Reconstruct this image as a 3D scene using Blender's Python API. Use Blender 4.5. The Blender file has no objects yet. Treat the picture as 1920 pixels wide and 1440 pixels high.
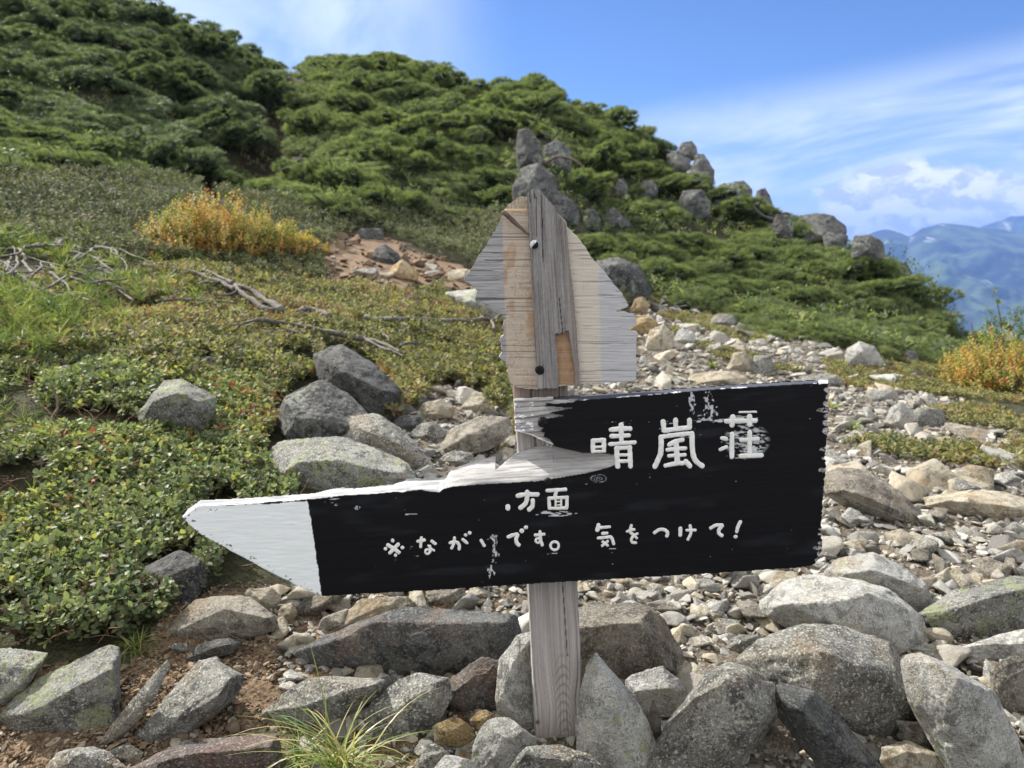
import bpy, math, random
import numpy as np
PI = math.pi
R = math.radians
sc = bpy.context.scene
COL = sc.collection
rng = np.random.default_rng(11)
random.seed(5)

# ------------------------------------------------------------------ camera, sky, sun, exposure
CZ = 0.87                      # camera height above the ground at the signpost
PITCH = R(10.2)
FPX = 1385.0                   # focal length in pixels of the 1920 wide photograph
cam_d = bpy.data.cameras.new("camera"); cam = bpy.data.objects.new("camera", cam_d); COL.objects.link(cam)
cam.location = (0, 0, CZ); cam.rotation_euler = (PI/2-PITCH, 0, 0)
cam_d.sensor_width = 36; cam_d.lens = 36*FPX/1920
cam_d.clip_start = 0.05; cam_d.clip_end = 30000
cam_d.dof.use_dof = True; cam_d.dof.focus_distance = 1.13; cam_d.dof.aperture_fstop = 8.0
sc.camera = cam
SUN_AZ, SUN_EL = R(-50), R(40)
sl = bpy.data.lights.new("sun", 'SUN'); so = bpy.data.objects.new("sun", sl); COL.objects.link(so)
sl.energy = 5.0; sl.angle = R(0.53); sl.color = (1.0, 0.955, 0.89)
so.rotation_euler = (PI/2-SUN_EL, 0, PI-SUN_AZ)      # lamp shines along -Z of this frame
so.location = (-20, 15, 30)
sc.view_settings.view_transform = 'Standard'; sc.view_settings.look = 'None'
sc.view_settings.gamma = 1.0; sc.view_settings.use_curve_mapping = False
sc.view_settings.exposure = 0.98
cy = sc.cycles
cy.max_bounces = 6; cy.diffuse_bounces = 3; cy.glossy_bounces = 2; cy.transmission_bounces = 3
cy.transparent_max_bounces = 6; cy.volume_bounces = 0
cy.use_denoising = True
cy.sample_clamp_indirect = 6.0
cy.use_adaptive_sampling = True; cy.adaptive_threshold = 0.02

class NT:
    """small node graph helper"""
    def __init__(s, tree): s.t = tree
    def n(s, ty, ins=None, **kw):
        nd = s.t.nodes.new(ty)
        for k, v in kw.items(): setattr(nd, k, v)
        for k, v in (ins or {}).items():
            sock = nd.inputs[k]
            if isinstance(v, bpy.types.NodeSocket): s.t.links.new(v, sock)
            else:
                try: sock.default_value = v
                except Exception: sock.default_value = (*v, 1.0)
        return nd
    def m(s, op, a, b=0.0, c=0.0, clamp=False):
        return s.n('ShaderNodeMath', {0: a, 1: b, 2: c}, operation=op, use_clamp=clamp).outputs[0]
    def add(s, a, b): return s.m('ADD', a, b)
    def sub(s, a, b): return s.m('SUBTRACT', a, b)
    def mul(s, a, b): return s.m('MULTIPLY', a, b)
    def step(s, x, lo, hi):
        return s.n('ShaderNodeMapRange', {0: x, 1: lo, 2: hi, 3: 0.0, 4: 1.0}, interpolation_type='SMOOTHSTEP').outputs[0]
    def mix(s, f, a, b, mode='MIX'):
        nd = s.n('ShaderNodeMix', data_type='RGBA', blend_type=mode)
        for i, v in ((0, f), (6, a), (7, b)):
            if isinstance(v, bpy.types.NodeSocket): s.t.links.new(v, nd.inputs[i])
            elif i == 0: nd.inputs[0].default_value = v
            else: nd.inputs[i].default_value = (*v[:3], 1.0)
        return nd.outputs[2]
    def noise(s, vec, scale, detail=4.0, rough=0.55, dist=0.0, out=0):
        return s.n('ShaderNodeTexNoise', {'Vector': vec, 'Scale': scale, 'Detail': detail, 'Roughness': rough, 'Distortion': dist}).outputs[out]
    def ramp(s, f, stops, interp='LINEAR'):
        nd = s.n('ShaderNodeValToRGB', {0: f}); cr = nd.color_ramp; cr.interpolation = interp
        while len(cr.elements) < len(stops): cr.elements.new(0.5)
        for e, (p, c) in zip(cr.elements, stops): e.position = p; e.color = (*c[:3], 1.0)
        return nd.outputs[0]
    def scale(s, vec, v):
        return s.n('ShaderNodeVectorMath', {0: vec, 1: v}, operation='MULTIPLY').outputs[0]

world = bpy.data.worlds.new("World"); sc.world = world; world.use_nodes = True
def build_sky():
    g = NT(world.node_tree); bg = world.node_tree.nodes['Background']
    sky = g.n('ShaderNodeTexSky'); sky.sky_type = 'NISHITA'; sky.sun_disc = False
    sky.sun_elevation = SUN_EL; sky.sun_rotation = SUN_AZ; sky.altitude = 2400; sky.air_density = 1.0
    sky.dust_density = 0.4; sky.ozone_density = 1.4
    d = g.n('ShaderNodeTexCoord').outputs['Generated']
    xyz = g.n('ShaderNodeSeparateXYZ', {0: d})
    az = g.mul(g.m('ARCTAN2', xyz.outputs[0], xyz.outputs[1]), 57.2958)
    el = g.mul(g.m('ARCSINE', xyz.outputs[2]), 57.2958)
    p = g.n('ShaderNodeCombineXYZ', {0: az, 1: el, 2: 0.0}).outputs[0]
    # high thin streaks lying along the lower sky, veil high on the left
    wp = g.n('ShaderNodeCombineXYZ', {0: g.mul(az, 0.055), 1: g.mul(g.add(el, g.mul(az, -0.10)), 0.27), 2: 3.1}).outputs[0]
    st = g.noise(wp, 1.0, 7, 0.6, 0.9)
    streak = g.step(st, 0.32, 0.62)
    band = g.mul(g.step(el, -3.0, 1.0), g.sub(1.0, g.step(g.sub(el, g.mul(az, 0.10)), 5.5, 10.5)))
    band = g.mul(band, g.step(az, 2, 12))
    cirrus = g.mul(g.add(g.mul(streak, 0.80), 0.20), band)
    vn = g.noise(g.scale(p, (0.07, 0.11, 1)), 1.0, 5, 0.55, 0.5)
    veil = g.mul(g.step(vn, 0.20, 0.60), g.mul(g.step(el, 7, 13), g.sub(1.0, g.step(az, -14, 1))))
    veil = g.mul(veil, 0.95)
    # cumulus heap over the far mountains
    wn = g.n('ShaderNodeTexNoise', {'Vector': g.scale(p, (0.36, 0.5, 1)), 'Scale': 1.0, 'Detail': 6.0, 'Roughness': 0.6})
    wob = g.scale(g.n('ShaderNodeVectorMath', {0: wn.outputs['Color'], 1: (0.5, 0.5, 0.5)}, operation='SUBTRACT').outputs[0], (5.0, 3.6, 0))
    q = g.n('ShaderNodeVectorMath', {0: p, 1: wob}, operation='ADD').outputs[0]
    dens = None; shade = None
    for (cx, cyy, rx, ry) in ((26.6, 4.3, 3.5, 2.1), (30.2, 3.9, 3.8, 2.1), (25.0, 2.3, 3.6, 1.5), (32.3, 3.0, 3.2, 1.6), (29.0, 1.6, 6.0, 1.9), (34.5, 1.8, 3.5, 1.7), (40, 2.5, 5, 2.6), (47, 2.0, 5, 2.0), (23.4, 3.9, 1.9, .55)):
        v = g.n('ShaderNodeVectorMath', {0: q, 1: (cx, cyy, 0)}, operation='SUBTRACT').outputs[0]
        v = g.scale(v, (1/rx, 1/ry, 0))
        ln = g.n('ShaderNodeVectorMath', {0: v}, operation='LENGTH').outputs[1]
        b = g.sub(1.0, g.step(ln, 0.62, 1.10))
        dens = b if dens is None else g.m('MAXIMUM', dens, b)
    tex = g.noise(g.scale(q, (0.42, 0.70, 1)), 1.0, 8, 0.62, 0.2)
    tex2 = g.noise(g.scale(g.n('ShaderNodeVectorMath', {0: q, 1: (-0.5, 0.45, 0)}, operation='ADD').outputs[0], (0.45, 0.75, 1)), 1.0, 5, 0.55, 0.2)
    lit = g.step(g.add(g.mul(g.sub(tex, tex2), 3.2), 0.52), 0.05, 0.95)
    ccol = g.mix(lit, (3.2, 3.5, 4.3), (5.6, 5.7, 5.8))
    base = g.mix(1.0, sky.outputs[0], (0.42, 0.53, 0.72), 'MULTIPLY')
    c1 = g.mix(g.m('MINIMUM', g.m('MAXIMUM', cirrus, veil), 0.9), base, (3.9, 4.5, 5.1))
    c2 = g.mix(g.mul(dens, 0.97), c1, ccol)
    # unseen bright cloud, added behind the camera and overhead to light the board front
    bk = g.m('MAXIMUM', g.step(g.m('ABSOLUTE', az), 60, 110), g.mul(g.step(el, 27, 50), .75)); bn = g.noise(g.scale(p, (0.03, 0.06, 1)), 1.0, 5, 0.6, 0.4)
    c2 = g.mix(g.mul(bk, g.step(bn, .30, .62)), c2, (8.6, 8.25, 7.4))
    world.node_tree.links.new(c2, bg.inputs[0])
    bg.inputs[1].default_value = 0.12
build_sky()

# ------------------------------------------------------------------ numeric helpers
def _h(ix, iy, iz, seed):
    n = (ix.astype(np.int64)*374761393 + iy.astype(np.int64)*668265263 + iz.astype(np.int64)*2147483647 + seed*1274126177) & 0xffffffff
    n = ((n ^ (n >> 13))*1274126177) & 0xffffffff
    n = ((n ^ (n >> 16))*2246822519) & 0xffffffff
    return ((n ^ (n >> 15)) & 0xffffff)/float(0xffffff)
def vn3(P, seed=0):
    P = np.asarray(P, float); i = np.floor(P).astype(np.int64); f = P-i; f = f*f*f*(f*(f*6-15)+10)
    out = 0
    for dx in (0, 1):
        wx = f[..., 0] if dx else 1-f[..., 0]
        for dy in (0, 1):
            wy = f[..., 1] if dy else 1-f[..., 1]
            for dz in (0, 1):
                wz = f[..., 2] if dz else 1-f[..., 2]
                out = out + wx*wy*wz*_h(i[..., 0]+dx, i[..., 1]+dy, i[..., 2]+dz, seed)
    return out*2-1
def fbm(P, o=4, seed=0, g=0.5):
    P = np.asarray(P, float); a = 1; s = 0; t = 0
    for k in range(o):
        s = s + a*vn3(P*(2.03**k)+k*7.7, seed+k); t += a; a *= g
    return s/t
def n2(x, y, o=3, seed=0):
    x = np.asarray(x, float); y = np.asarray(y, float)
    return fbm(np.stack([x, y, np.zeros_like(x)+seed*3.3+.4], -1), o, seed)
def sm(x, a, b):
    t = np.clip((x-a)/(b-a), 0, 1); return t*t*(3-2*t)
def inpoly(px, py, poly):
    px = np.asarray(px, float); py = np.asarray(py, float); r = np.zeros(px.shape, bool); n = len(poly)
    for i in range(n):
        x1, y1 = poly[i]; x2, y2 = poly[(i+1) % n]
        c = (y1 > py) != (y2 > py)
        r ^= c & (px < (x2-x1)*(py-y1)/((y2-y1) or 1e-9)+x1)
    return r
SP, CP = math.sin(PITCH), math.cos(PITCH)
def ray(px, py):
    """world direction of a pixel of the photograph, scaled so that y = 1"""
    u = (np.asarray(px, float)-960)/FPX; v = (720-np.asarray(py, float))/FPX
    y = CP+v*SP
    return u/y, (-SP+v*CP)/y
def W(px, py, Y):
    a, b = ray(px, py); return np.stack([a*Y, Y+0*a, CZ+b*Y], -1)
def project(P):
    P = np.asarray(P, float); x = P[..., 0]; y = P[..., 1]; z = P[..., 2]-CZ
    d = np.maximum(y*CP-z*SP, 1e-3); v = (y*SP+z*CP)/d
    return 960+FPX*x/d, 720-FPX*v, d

# ------------------------------------------------------------------ terrain surface, from sighted points (px, py, distance)
CTRL = [(-200,1440,1.05),(0,1440,1.08),(500,1440,1.08),(960,1440,1.08),(1400,1440,1.08),(1920,1440,1.08),(2200,1440,1.05),
 (0,1230,1.3),(400,1230,1.36),(-200,1100,1.45),(100,1100,1.5),(500,1150,1.5),(800,1130,1.6),(1000,1100,1.68),(1400,1130,1.62),(1900,1130,1.62),(2200,1130,1.62),
 (0,900,1.85),(300,900,1.95),(600,930,2.0),(900,900,2.25),(1250,930,2.3),(1600,950,2.25),(1900,950,2.25),(2200,950,2.2),
 (0,720,2.45),(300,740,2.5),(560,760,2.7),(820,790,2.8),(1150,800,3.2),(1550,800,3.35),(1900,810,3.2),(2200,810,3.1),
 (0,590,3.2),(-300,590,3.0),(300,600,3.7),(600,640,3.9),(850,650,4.2),(1250,660,5.1),(1600,690,5.1),(1900,740,4.5),(2200,790,4.0),
 (0,470,4.8),(300,490,5.4),(520,500,5.9),(680,500,6.4),(850,520,6.7),(1200,590,6.9),(1500,630,7.0),(1750,690,6.0),
 (-300,450,4.5),(0,340,7.0),(250,360,8.0),(450,360,9.2),(700,420,9.0),(900,450,9.3),(1150,520,9.0),(1400,580,8.8),(1650,640,8.2),(1830,690,7.2),(1950,720,6.6),
 (0,200,10.5),(-300,200,9.5),(300,230,12.5),(475,310,12.2),(515,250,14.5),(620,300,12.5),(900,330,13),(1150,420,12),(1400,500,10.8),(1650,560,9.8),
 (-300,30,14),(0,50,15),(300,60,19),(440,150,19),(535,225,16.5),(600,125,21),(750,130,21),(900,195,20.5),(1100,240,18.5),(1250,330,15.8),(1400,425,13.5),(1560,500,11.8),(1670,578,10.8),(1760,655,9.6),(1840,712,8.8),(1920,748,8.2)]
def build_ctrl():
    pts = [W(a, b, y) for a, b, y in CTRL]
    pts += [np.array(p, float) for p in (
        (0,0.6,0.0),(0,0.0,0.0),(-1.2,0.2,.06),(1.2,.2,-.03),(0,-2,.0),(-4,-2,.4),(4,-2,-.2),(0,-8,.3),(-10,-8,1.2),(10,-8,-1.6),
        (-8,2,1.0),(-16,6,3.2),(-26,14,6.5),(-14,20,7.4),(-4,27,5.6),(-12,28,6.8),(-24,28,7.5),(2,25,3.2),(8,22,.0),(7.4,16.5,-.6),(9,12,-2.2),(8.6,8,-2.2),(6.8,4,-.9),(12,2,-2.6),(14,10,-5.5),(12,18,-5.2),
        (16,26,-9),(0,38,1.0),(-14,40,4.5),(-30,40,6),(30,40,-20),(40,10,-20),(40,-20,-18),(0,-40,-4),(-40,-40,4),(-45,5,12),(50,60,-36),(0,60,-14),(-50,60,-4))]
    P = np.array(pts); return P
CP_ = build_ctrl()
def warp(x, y):
    return np.stack([np.arcsinh(np.asarray(x, float)/2.0)*1.5, np.arcsinh(np.asarray(y, float)/2.0)*1.5], -1)
CW = warp(CP_[:, 0], CP_[:, 1])
def _k(r): return r*r*np.log(r+1e-9)
def fit():
    n = len(CW); r = np.linalg.norm(CW[:, None]-CW[None], axis=-1)
    A = np.zeros((n+3, n+3)); A[:n, :n] = _k(r)+np.eye(n)*0.01
    A[:n, n] = 1; A[:n, n+1:] = CW; A[n:, :n] = A[:n, n:].T
    b = np.zeros(n+3); b[:n] = CP_[:, 2]
    return np.linalg.solve(A, b)
COEF = fit()
def hz0(x, y):
    x = np.asarray(x, float); y = np.asarray(y, float); sh = x.shape
    q = warp(x.ravel(), y.ravel()); out = np.empty(len(q))
    for s in range(0, len(q), 20000):
        c = q[s:s+20000]; r = np.linalg.norm(c[:, None]-CW[None], axis=-1)
        out[s:s+20000] = _k(r)@COEF[:-3]+COEF[-3]+c@COEF[-2:]
    return out.reshape(sh)
TR = np.array([W(a, b, c)[:2] for a, b, c in ((552,70,21),(540,130,18),(515,210,15.5),(480,290,12.5),(420,345,9.8))])
def trench(x, y):
    x = np.asarray(x, float); y = np.asarray(y, float); m = np.full(x.shape, 1e9)
    for p, q in zip(TR[:-1], TR[1:]):
        d = q-p; t = np.clip(((x-p[0])*d[0]+(y-p[1])*d[1])/(d@d), 0, 1); m = np.minimum(m, np.hypot(x-p[0]-t*d[0], y-p[1]-t*d[1]))
    return .55*np.exp(-(m/.75)**2)
def hz(x, y):
    """terrain height"""
    z = hz0(x, y); d = np.sqrt(np.asarray(x)**2+np.asarray(y)**2)
    z = z-trench(x, y)+0.020*n2(np.asarray(x)*3.1, np.asarray(y)*3.1, 3, 3)*sm(d, .3, 2)
    z = z+0.05*n2(np.asarray(x)*.9, np.asarray(y)*.9, 3, 5)*sm(d, 2, 6)+0.22*n2(np.asarray(x)*.4, np.asarray(y)*.4, 3, 8)*sm(d, 8, 14)
    return z
YS = np.geomspace(0.7, 60, 420)
def G(px, py):
    """point of the terrain seen at a pixel of the photograph"""
    a, b = ray(px, py); zr = CZ+b*YS; zt = hz(a*YS, YS)
    k = np.where(zr < zt)[0]
    i = k[0] if len(k) else len(YS)-1
    if i == 0: Y = YS[0]
    else:
        d0 = zr[i-1]-zt[i-1]; d1 = zr[i]-zt[i]; Y = YS[i-1]+(YS[i]-YS[i-1])*d0/(d0-d1+1e-12)
    return np.array([a*Y, Y, CZ+b*Y])
def normal(x, y, e=0.08):
    zx = (hz(x+e, y)-hz(x-e, y))/(2*e); zy = (hz(x, y+e)-hz(x, y-e))/(2*e)
    n = np.stack([-zx, -zy, np.ones_like(zx)], -1); return n/np.linalg.norm(n, axis=-1, keepdims=True)

# ------------------------------------------------------------------ object helpers
def tag(o, label=None, cat=None, group=None, kind=None):
    if label: o['label'] = label
    if cat: o['category'] = cat
    if group: o['group'] = group
    if kind: o['kind'] = kind
    return o
def mesh_data(name, V, F, mat=None, smooth=True, attrs=None):
    """F: array (n,3) or (n,4), or list of such arrays; attrs: name -> (N,) or (N,3) per vertex"""
    me = bpy.data.meshes.new(name); V = np.ascontiguousarray(V, np.float32)
    Fs = F if isinstance(F, list) else [F]
    me.vertices.add(len(V)); me.vertices.foreach_set('co', V.ravel())
    tot = sum(f.size for f in Fs); npoly = sum(len(f) for f in Fs)
    me.loops.add(tot); me.polygons.add(npoly)
    me.loops.foreach_set('vertex_index', np.concatenate([f.ravel() for f in Fs]).astype(np.int32))
    sizes = np.concatenate([np.full(len(f), f.shape[1]) for f in Fs]); st = np.concatenate([[0], np.cumsum(sizes)[:-1]])
    me.polygons.foreach_set('loop_start', st.astype(np.int32))
    me.polygons.foreach_set('use_smooth', np.full(npoly, smooth))
    me.update(calc_edges=True)
    for k, a in (attrs or {}).items():
        a = np.asarray(a, np.float32)
        if a.ndim == 1:
            at = me.attributes.new(k, 'FLOAT', 'POINT'); at.data.foreach_set('value', a)
        else:
            at = me.attributes.new(k, 'FLOAT_COLOR', 'POINT')
            at.data.foreach_set('color', np.concatenate([a, np.ones((len(a), 1), np.float32)], 1).ravel())
    if mat: me.materials.append(mat)
    return me
def obj(name, me, parent=None, loc=None):
    o = bpy.data.objects.new(name, me); COL.objects.link(o)
    if parent: o.parent = parent
    if loc is not None: o.location = loc
    return o
def root_at(name, loc, label, cat, group=None):
    return tag(obj(name, None, None, loc), label, cat, group)
def join(parts):
    """parts: list of (V,F,...) with same F width -> V,F"""
    Vs = []; Fs = []; n = 0
    for V, F in parts: Vs.append(V); Fs.append(F+n); n += len(V)
    return np.concatenate(Vs), np.concatenate(Fs)

# ------------------------------------------------------------------ materials
def new_mat(name):
    m = bpy.data.materials.new(name); m.use_nodes = True
    g = NT(m.node_tree); b = m.node_tree.nodes['Principled BSDF']
    return m, g, b
def link(g, a, b): g.t.links.new(a, b)
def bump(g, b, h, dist, strength=1.0):
    nd = g.n('ShaderNodeBump', {'Height': h, 'Distance': dist, 'Strength': strength}); link(g, nd.outputs[0], b.inputs['Normal'])
def rock_mat(name, ca, cb, dark, tint=None, lichen=0.0, speck=1.0, lcol=(.40, .44, .22), k=1.0, tamt=.35):
    m, g, b = new_mat(name)
    tc = g.n('ShaderNodeNewGeometry').outputs['Position']; rnd = g.n('ShaderNodeObjectInfo').outputs['Random']
    off = g.n('ShaderNodeCombineXYZ', {0: g.mul(rnd, 37.0), 1: g.mul(rnd, 11.0), 2: 0.0}).outputs[0]
    p = g.n('ShaderNodeVectorMath', {0: tc, 1: off}, operation='ADD').outputs[0]
    big = g.noise(p, 7*k, 5, .6, .4)
    c = g.mix(g.step(big, .38, .62), ca, cb)
    cr = g.noise(g.scale(p, (1, 1, 1.5)), 6*k, 3, .5, 1.2); crk = g.sub(1.0, g.step(g.m('ABSOLUTE', g.sub(cr, .5)), .0, .006)); c = g.mix(g.mul(crk, .6), c, tuple(x*.35 for x in dark))
    med = g.noise(p, 24*k, 7, .74, .5)
    c = g.mix(g.mul(g.step(med, .47, .60), .92), c, dark)
    lt = g.noise(p, 70*k, 5, .78, .2); c = g.mix(g.mul(g.step(lt, .52, .66), .5), c, tuple(min(.75, x*1.45+.02) for x in cb))
    if tint:
        t = g.noise(p, 5*k, 4, .6, 1.0); c = g.mix(g.mul(g.step(t, .52, .68), tamt*1.6), c, tint)
    s1 = g.noise(p, 330*k, 3, .7); s2 = g.noise(p, 190*k, 2, .6)
    c = g.mix(g.mul(g.step(s1, .52, .62), .80*speck), c, tuple(x*.32 for x in dark))
    c = g.mix(g.mul(g.step(s2, .55, .66), .75*speck), c, tuple(min(.8, x*1.75+.05) for x in cb))
    if lichen > 0:
        l = g.noise(p, 17*k, 7, .72, .8); l2 = g.noise(p, 150*k, 4, .7)
        msk = g.mul(g.step(l, .60-lichen*.10, .63-lichen*.10), g.step(l2, .42, .50))
        c = g.mix(g.mul(msk, .85), c, lcol)
        l3 = g.noise(g.scale(p, (1.3, 1.3, 1.3)), 13*k, 6, .7, .5)
        c = g.mix(g.mul(g.step(l3, .60, .64), .55), c, (.50, .52, .48))
    hue = g.n('ShaderNodeHueSaturation', {'Color': c, 'Value': g.add(.82, g.mul(rnd, .36))})
    link(g, hue.outputs[0], b.inputs['Base Color']); b.inputs['Roughness'].default_value = .82
    b.inputs['Specular IOR Level'].default_value = .35
    hgt = g.add(g.add(g.mul(g.noise(p, 45*k, 8, .78, .3), 1.3), g.mul(s1, .25)), g.mul(g.noise(p, 13*k, 4, .6), 1.3))
    bump(g, b, hgt, .017/k, 1.0)
    return m
M = {}
M['grey'] = rock_mat('grey granite', (.26, .255, .228), (.43, .42, .365), (.11, .107, .098), (.32, .23, .13), 0, 1)
M['pale'] = rock_mat('pale granite', (.50, .49, .445), (.66, .645, .575), (.27, .262, .235), (.46, .36, .21), .10, .8)
M['dark'] = rock_mat('dark rock', (.085, .088, .085), (.19, .19, .175), (.038, .039, .038), (.20, .12, .08), 0, .7)
M['tan'] = rock_mat('tan stone', (.46, .40, .29), (.58, .52, .40), (.24, .19, .12), (.46, .30, .13), 0, .45)
M['orange'] = rock_mat('ochre stone', (.36, .25, .11), (.47, .37, .22), (.17, .11, .05), (.50, .30, .08), 0, .5)
M['brown'] = rock_mat('brown stone', (.23, .205, .168), (.36, .325, .26), (.10, .088, .07), (.30, .21, .11), 0, .6)
M['red'] = rock_mat('reddish rock', (.21, .17, .15), (.29, .24, .21), (.10, .08, .07), (.26, .13, .09), 0, 1)
M['lichen'] = rock_mat('lichened rock', (.23, .228, .205), (.41, .405, .36), (.09, .09, .083), (.24, .17, .10), .75, .9)
M['hill'] = rock_mat('weathered hill rock', (.10, .10, .095), (.215, .215, .20), (.035, .035, .033), None, .25, .6, (.33, .35, .26), .35)
def mixed_stone():
    m, g, b = new_mat('mixed stone chips')
    tc = g.n('ShaderNodeTexCoord').outputs['Object']
    info = g.n('ShaderNodeObjectInfo')
    at = g.n('ShaderNodeAttribute', attribute_name='rnd'); r = g.m('FRACT', g.add(at.outputs['Fac'], info.outputs['Random']))
    c = g.ramp(r, [(0, (.20, .19, .17)), (.16, (.38, .355, .30)), (.30, (.26, .255, .235)), (.44, (.48, .455, .40)), (.56, (.29, .27, .23)), (.68, (.40, .35, .26)), (.80, (.14, .133, .12)), (.9, (.35, .34, .31))], 'CONSTANT')
    g1 = g.n('ShaderNodeNewGeometry').outputs['Position']
    n = g.noise(g1, 55, 5, .65); c = g.mix(g.mul(g.step(n, .45, .7), .55), c, (.15, .13, .10))
    s = g.noise(g1, 420, 2, .6); c = g.mix(g.mul(g.step(s, .52, .66), .35), c, (.07, .065, .06))
    link(g, c, b.inputs['Base Color']); b.inputs['Roughness'].default_value = .85
    b.inputs['Specular IOR Level'].default_value = .3
    bump(g, b, g.add(g.noise(g1, 120, 5, .7), g.mul(s, .2)), .004, .8)
    return m
M['chips'] = mixed_stone()
def grit():
    m, g, b = new_mat('brown grit'); r = g.n('ShaderNodeAttribute', attribute_name='rnd').outputs['Fac']
    c = g.ramp(r, [(0, (.17, .115, .07)), (.25, (.26, .19, .12)), (.45, (.12, .085, .06)), (.62, (.30, .25, .18)), (.8, (.20, .15, .10)), (.94, (.34, .31, .26))], 'CONSTANT')
    n = g.noise(g.n('ShaderNodeNewGeometry').outputs['Position'], 160, 4, .7); c = g.mix(g.mul(g.step(n, .4, .7), .5), c, (.09, .065, .045))
    link(g, c, b.inputs['Base Color']); b.inputs['Roughness'].default_value = .9; b.inputs['Specular IOR Level'].default_value = .2
    return m
M['grit'] = grit()
def leaf_mat(name, stops, rough=.45, spec=.4, trans=.35, obj_random=0.0):
    m, g, b = new_mat(name); out = m.node_tree.nodes['Material Output']
    r = g.n('ShaderNodeAttribute', attribute_name='rnd').outputs['Fac']
    if obj_random:
        r = g.m('FRACT', g.add(g.mul(r, 1-obj_random), g.mul(g.n('ShaderNodeObjectInfo').outputs['Random'], obj_random)))
    c = g.ramp(r, stops)
    link(g, c, b.inputs['Base Color']); b.inputs['Roughness'].default_value = rough
    b.inputs['Specular IOR Level'].default_value = spec
    tr = g.n('ShaderNodeBsdfTranslucent', {'Color': g.mix(1.0, c, (1.35, 1.5, .75), 'MULTIPLY')})
    mx = g.n('ShaderNodeMixShader', {0: trans, 1: b.outputs[0], 2: tr.outputs[0]})
    link(g, mx.outputs[0], out.inputs['Surface'])
    return m
M['pine'] = leaf_mat('pine needles', [(0, (.068, .092, .052)), (.35, (.118, .150, .074)), (.7, (.195, .222, .098)), (.92, (.29, .29, .12)), (1, (.27, .19, .10))], .6, .2, .42)
M['pine_bright'] = leaf_mat('fresh pine needles', [(0, (.045, .075, .03)), (.5, (.14, .18, .06)), (.9, (.29, .30, .10)), (1, (.34, .25, .10))], .5, .3, .40)
M['berry'] = leaf_mat('glossy ground leaves', [(0, (.12, .070, .050)), (.12, (.075, .098, .052)), (.36, (.145, .180, .092)), (.60, (.225, .255, .13)), (.80, (.32, .32, .13)), (.90, (.38, .36, .10)), (.955, (.26, .11, .06)), (1, (.28, .05, .04))], .50, .20, .35)
M['mat2'] = leaf_mat('small mat leaves', [(0, (.065, .068, .038)), (.22, (.12, .125, .060)), (.42, (.20, .20, .095)), (.60, (.29, .265, .125)), (.76, (.28, .20, .12)), (.89, (.26, .13, .08)), (1, (.22, .07, .05))], .6, .15, .40)
M['sage'] = leaf_mat('grey green leaves', [(0, (.05, .065, .035)), (.5, (.12, .135, .075)), (.85, (.21, .20, .12)), (1, (.20, .13, .08))], .7, .12, .25)
M['autumn'] = leaf_mat('autumn leaves', [(0, (.10, .13, .04)), (.32, (.25, .26, .075)), (.54, (.47, .34, .10)), (.80, (.50, .22, .075)), (1, (.36, .11, .05))], .6, .2, .40)
M['bush'] = leaf_mat('broad bush leaves', [(0, (.03, .065, .02)), (.6, (.08, .13, .03)), (1, (.18, .21, .05))], .45, .4, .35)
M['grass'] = leaf_mat('sedge blades', [(0, (.07, .13, .03)), (.4, (.17, .23, .05)), (.7, (.33, .32, .10)), (1, (.42, .34, .18))], .4, .4, .3)
M['pine_shade'] = leaf_mat('pine needles with painted shade', [(0, (.048, .070, .045)), (.35, (.088, .120, .066)), (.7, (.150, .185, .09)), (.93, (.22, .24, .10)), (1, (.20, .15, .08))], .55, .25, .35)  # pine needles recoloured darker and bluer to paint in the left hillside's shade
def plain(name, col, rough=.8, vary=.35, sc_=30, spec=.3, bmp=0.0):
    m, g, b = new_mat(name); p = g.n('ShaderNodeTexCoord').outputs['Object']
    n = g.noise(p, sc_, 5, .65)
    link(g, g.mix(g.step(n, .3, .7), tuple(x*(1-vary) for x in col), tuple(x*(1+vary) for x in col)), b.inputs['Base Color'])
    b.inputs['Roughness'].default_value = rough; b.inputs['Specular IOR Level'].default_value = spec
    if bmp: bump(g, b, g.noise(p, sc_*2, 5, .7), bmp)
    return m
M['core'] = plain('twigs and old needles', (.05, .065, .030), .95, .45, 30)
M['deadwood'] = plain('bleached dead wood', (.13, .115, .10), .8, .45, 60, .3, .004)
M['bark'] = plain('grey brown bark', (.17, .13, .10), .9, .4, 40, .2, .004)
M['screw'] = plain('painted screw head', (.02, .02, .022), .35, .4, 300, .6)
def paint_mat():
    """painted or bare wood: the colour of the paint and of the grain is an attribute of the carved surface"""
    m, g, b = new_mat('weathered wood and paint')
    c = g.n('ShaderNodeAttribute', attribute_name='paint').outputs['Color']
    p = g.n('ShaderNodeTexCoord').outputs['Object']
    n = g.noise(g.scale(p, (20, 20, 220)), 1.0, 4, .6); n = g.add(g.mul(n, .24), .88)
    nd = g.n('ShaderNodeCombineColor', {0: n, 1: n, 2: n})
    link(g, g.mix(1.0, c, nd.outputs[0], 'MULTIPLY'), b.inputs['Base Color'])
    lum = g.n('ShaderNodeRGBToBW', {0: c}).outputs[0]
    link(g, g.add(g.mul(g.step(lum, .02, .2), .15), .60), b.inputs['Roughness'])
    b.inputs['Specular IOR Level'].default_value = .16
    bump(g, b, g.noise(g.scale(p, (60, 60, 500)), 1.0, 4, .6), .0006, .6)
    return m
M['paint'] = paint_mat()
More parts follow.
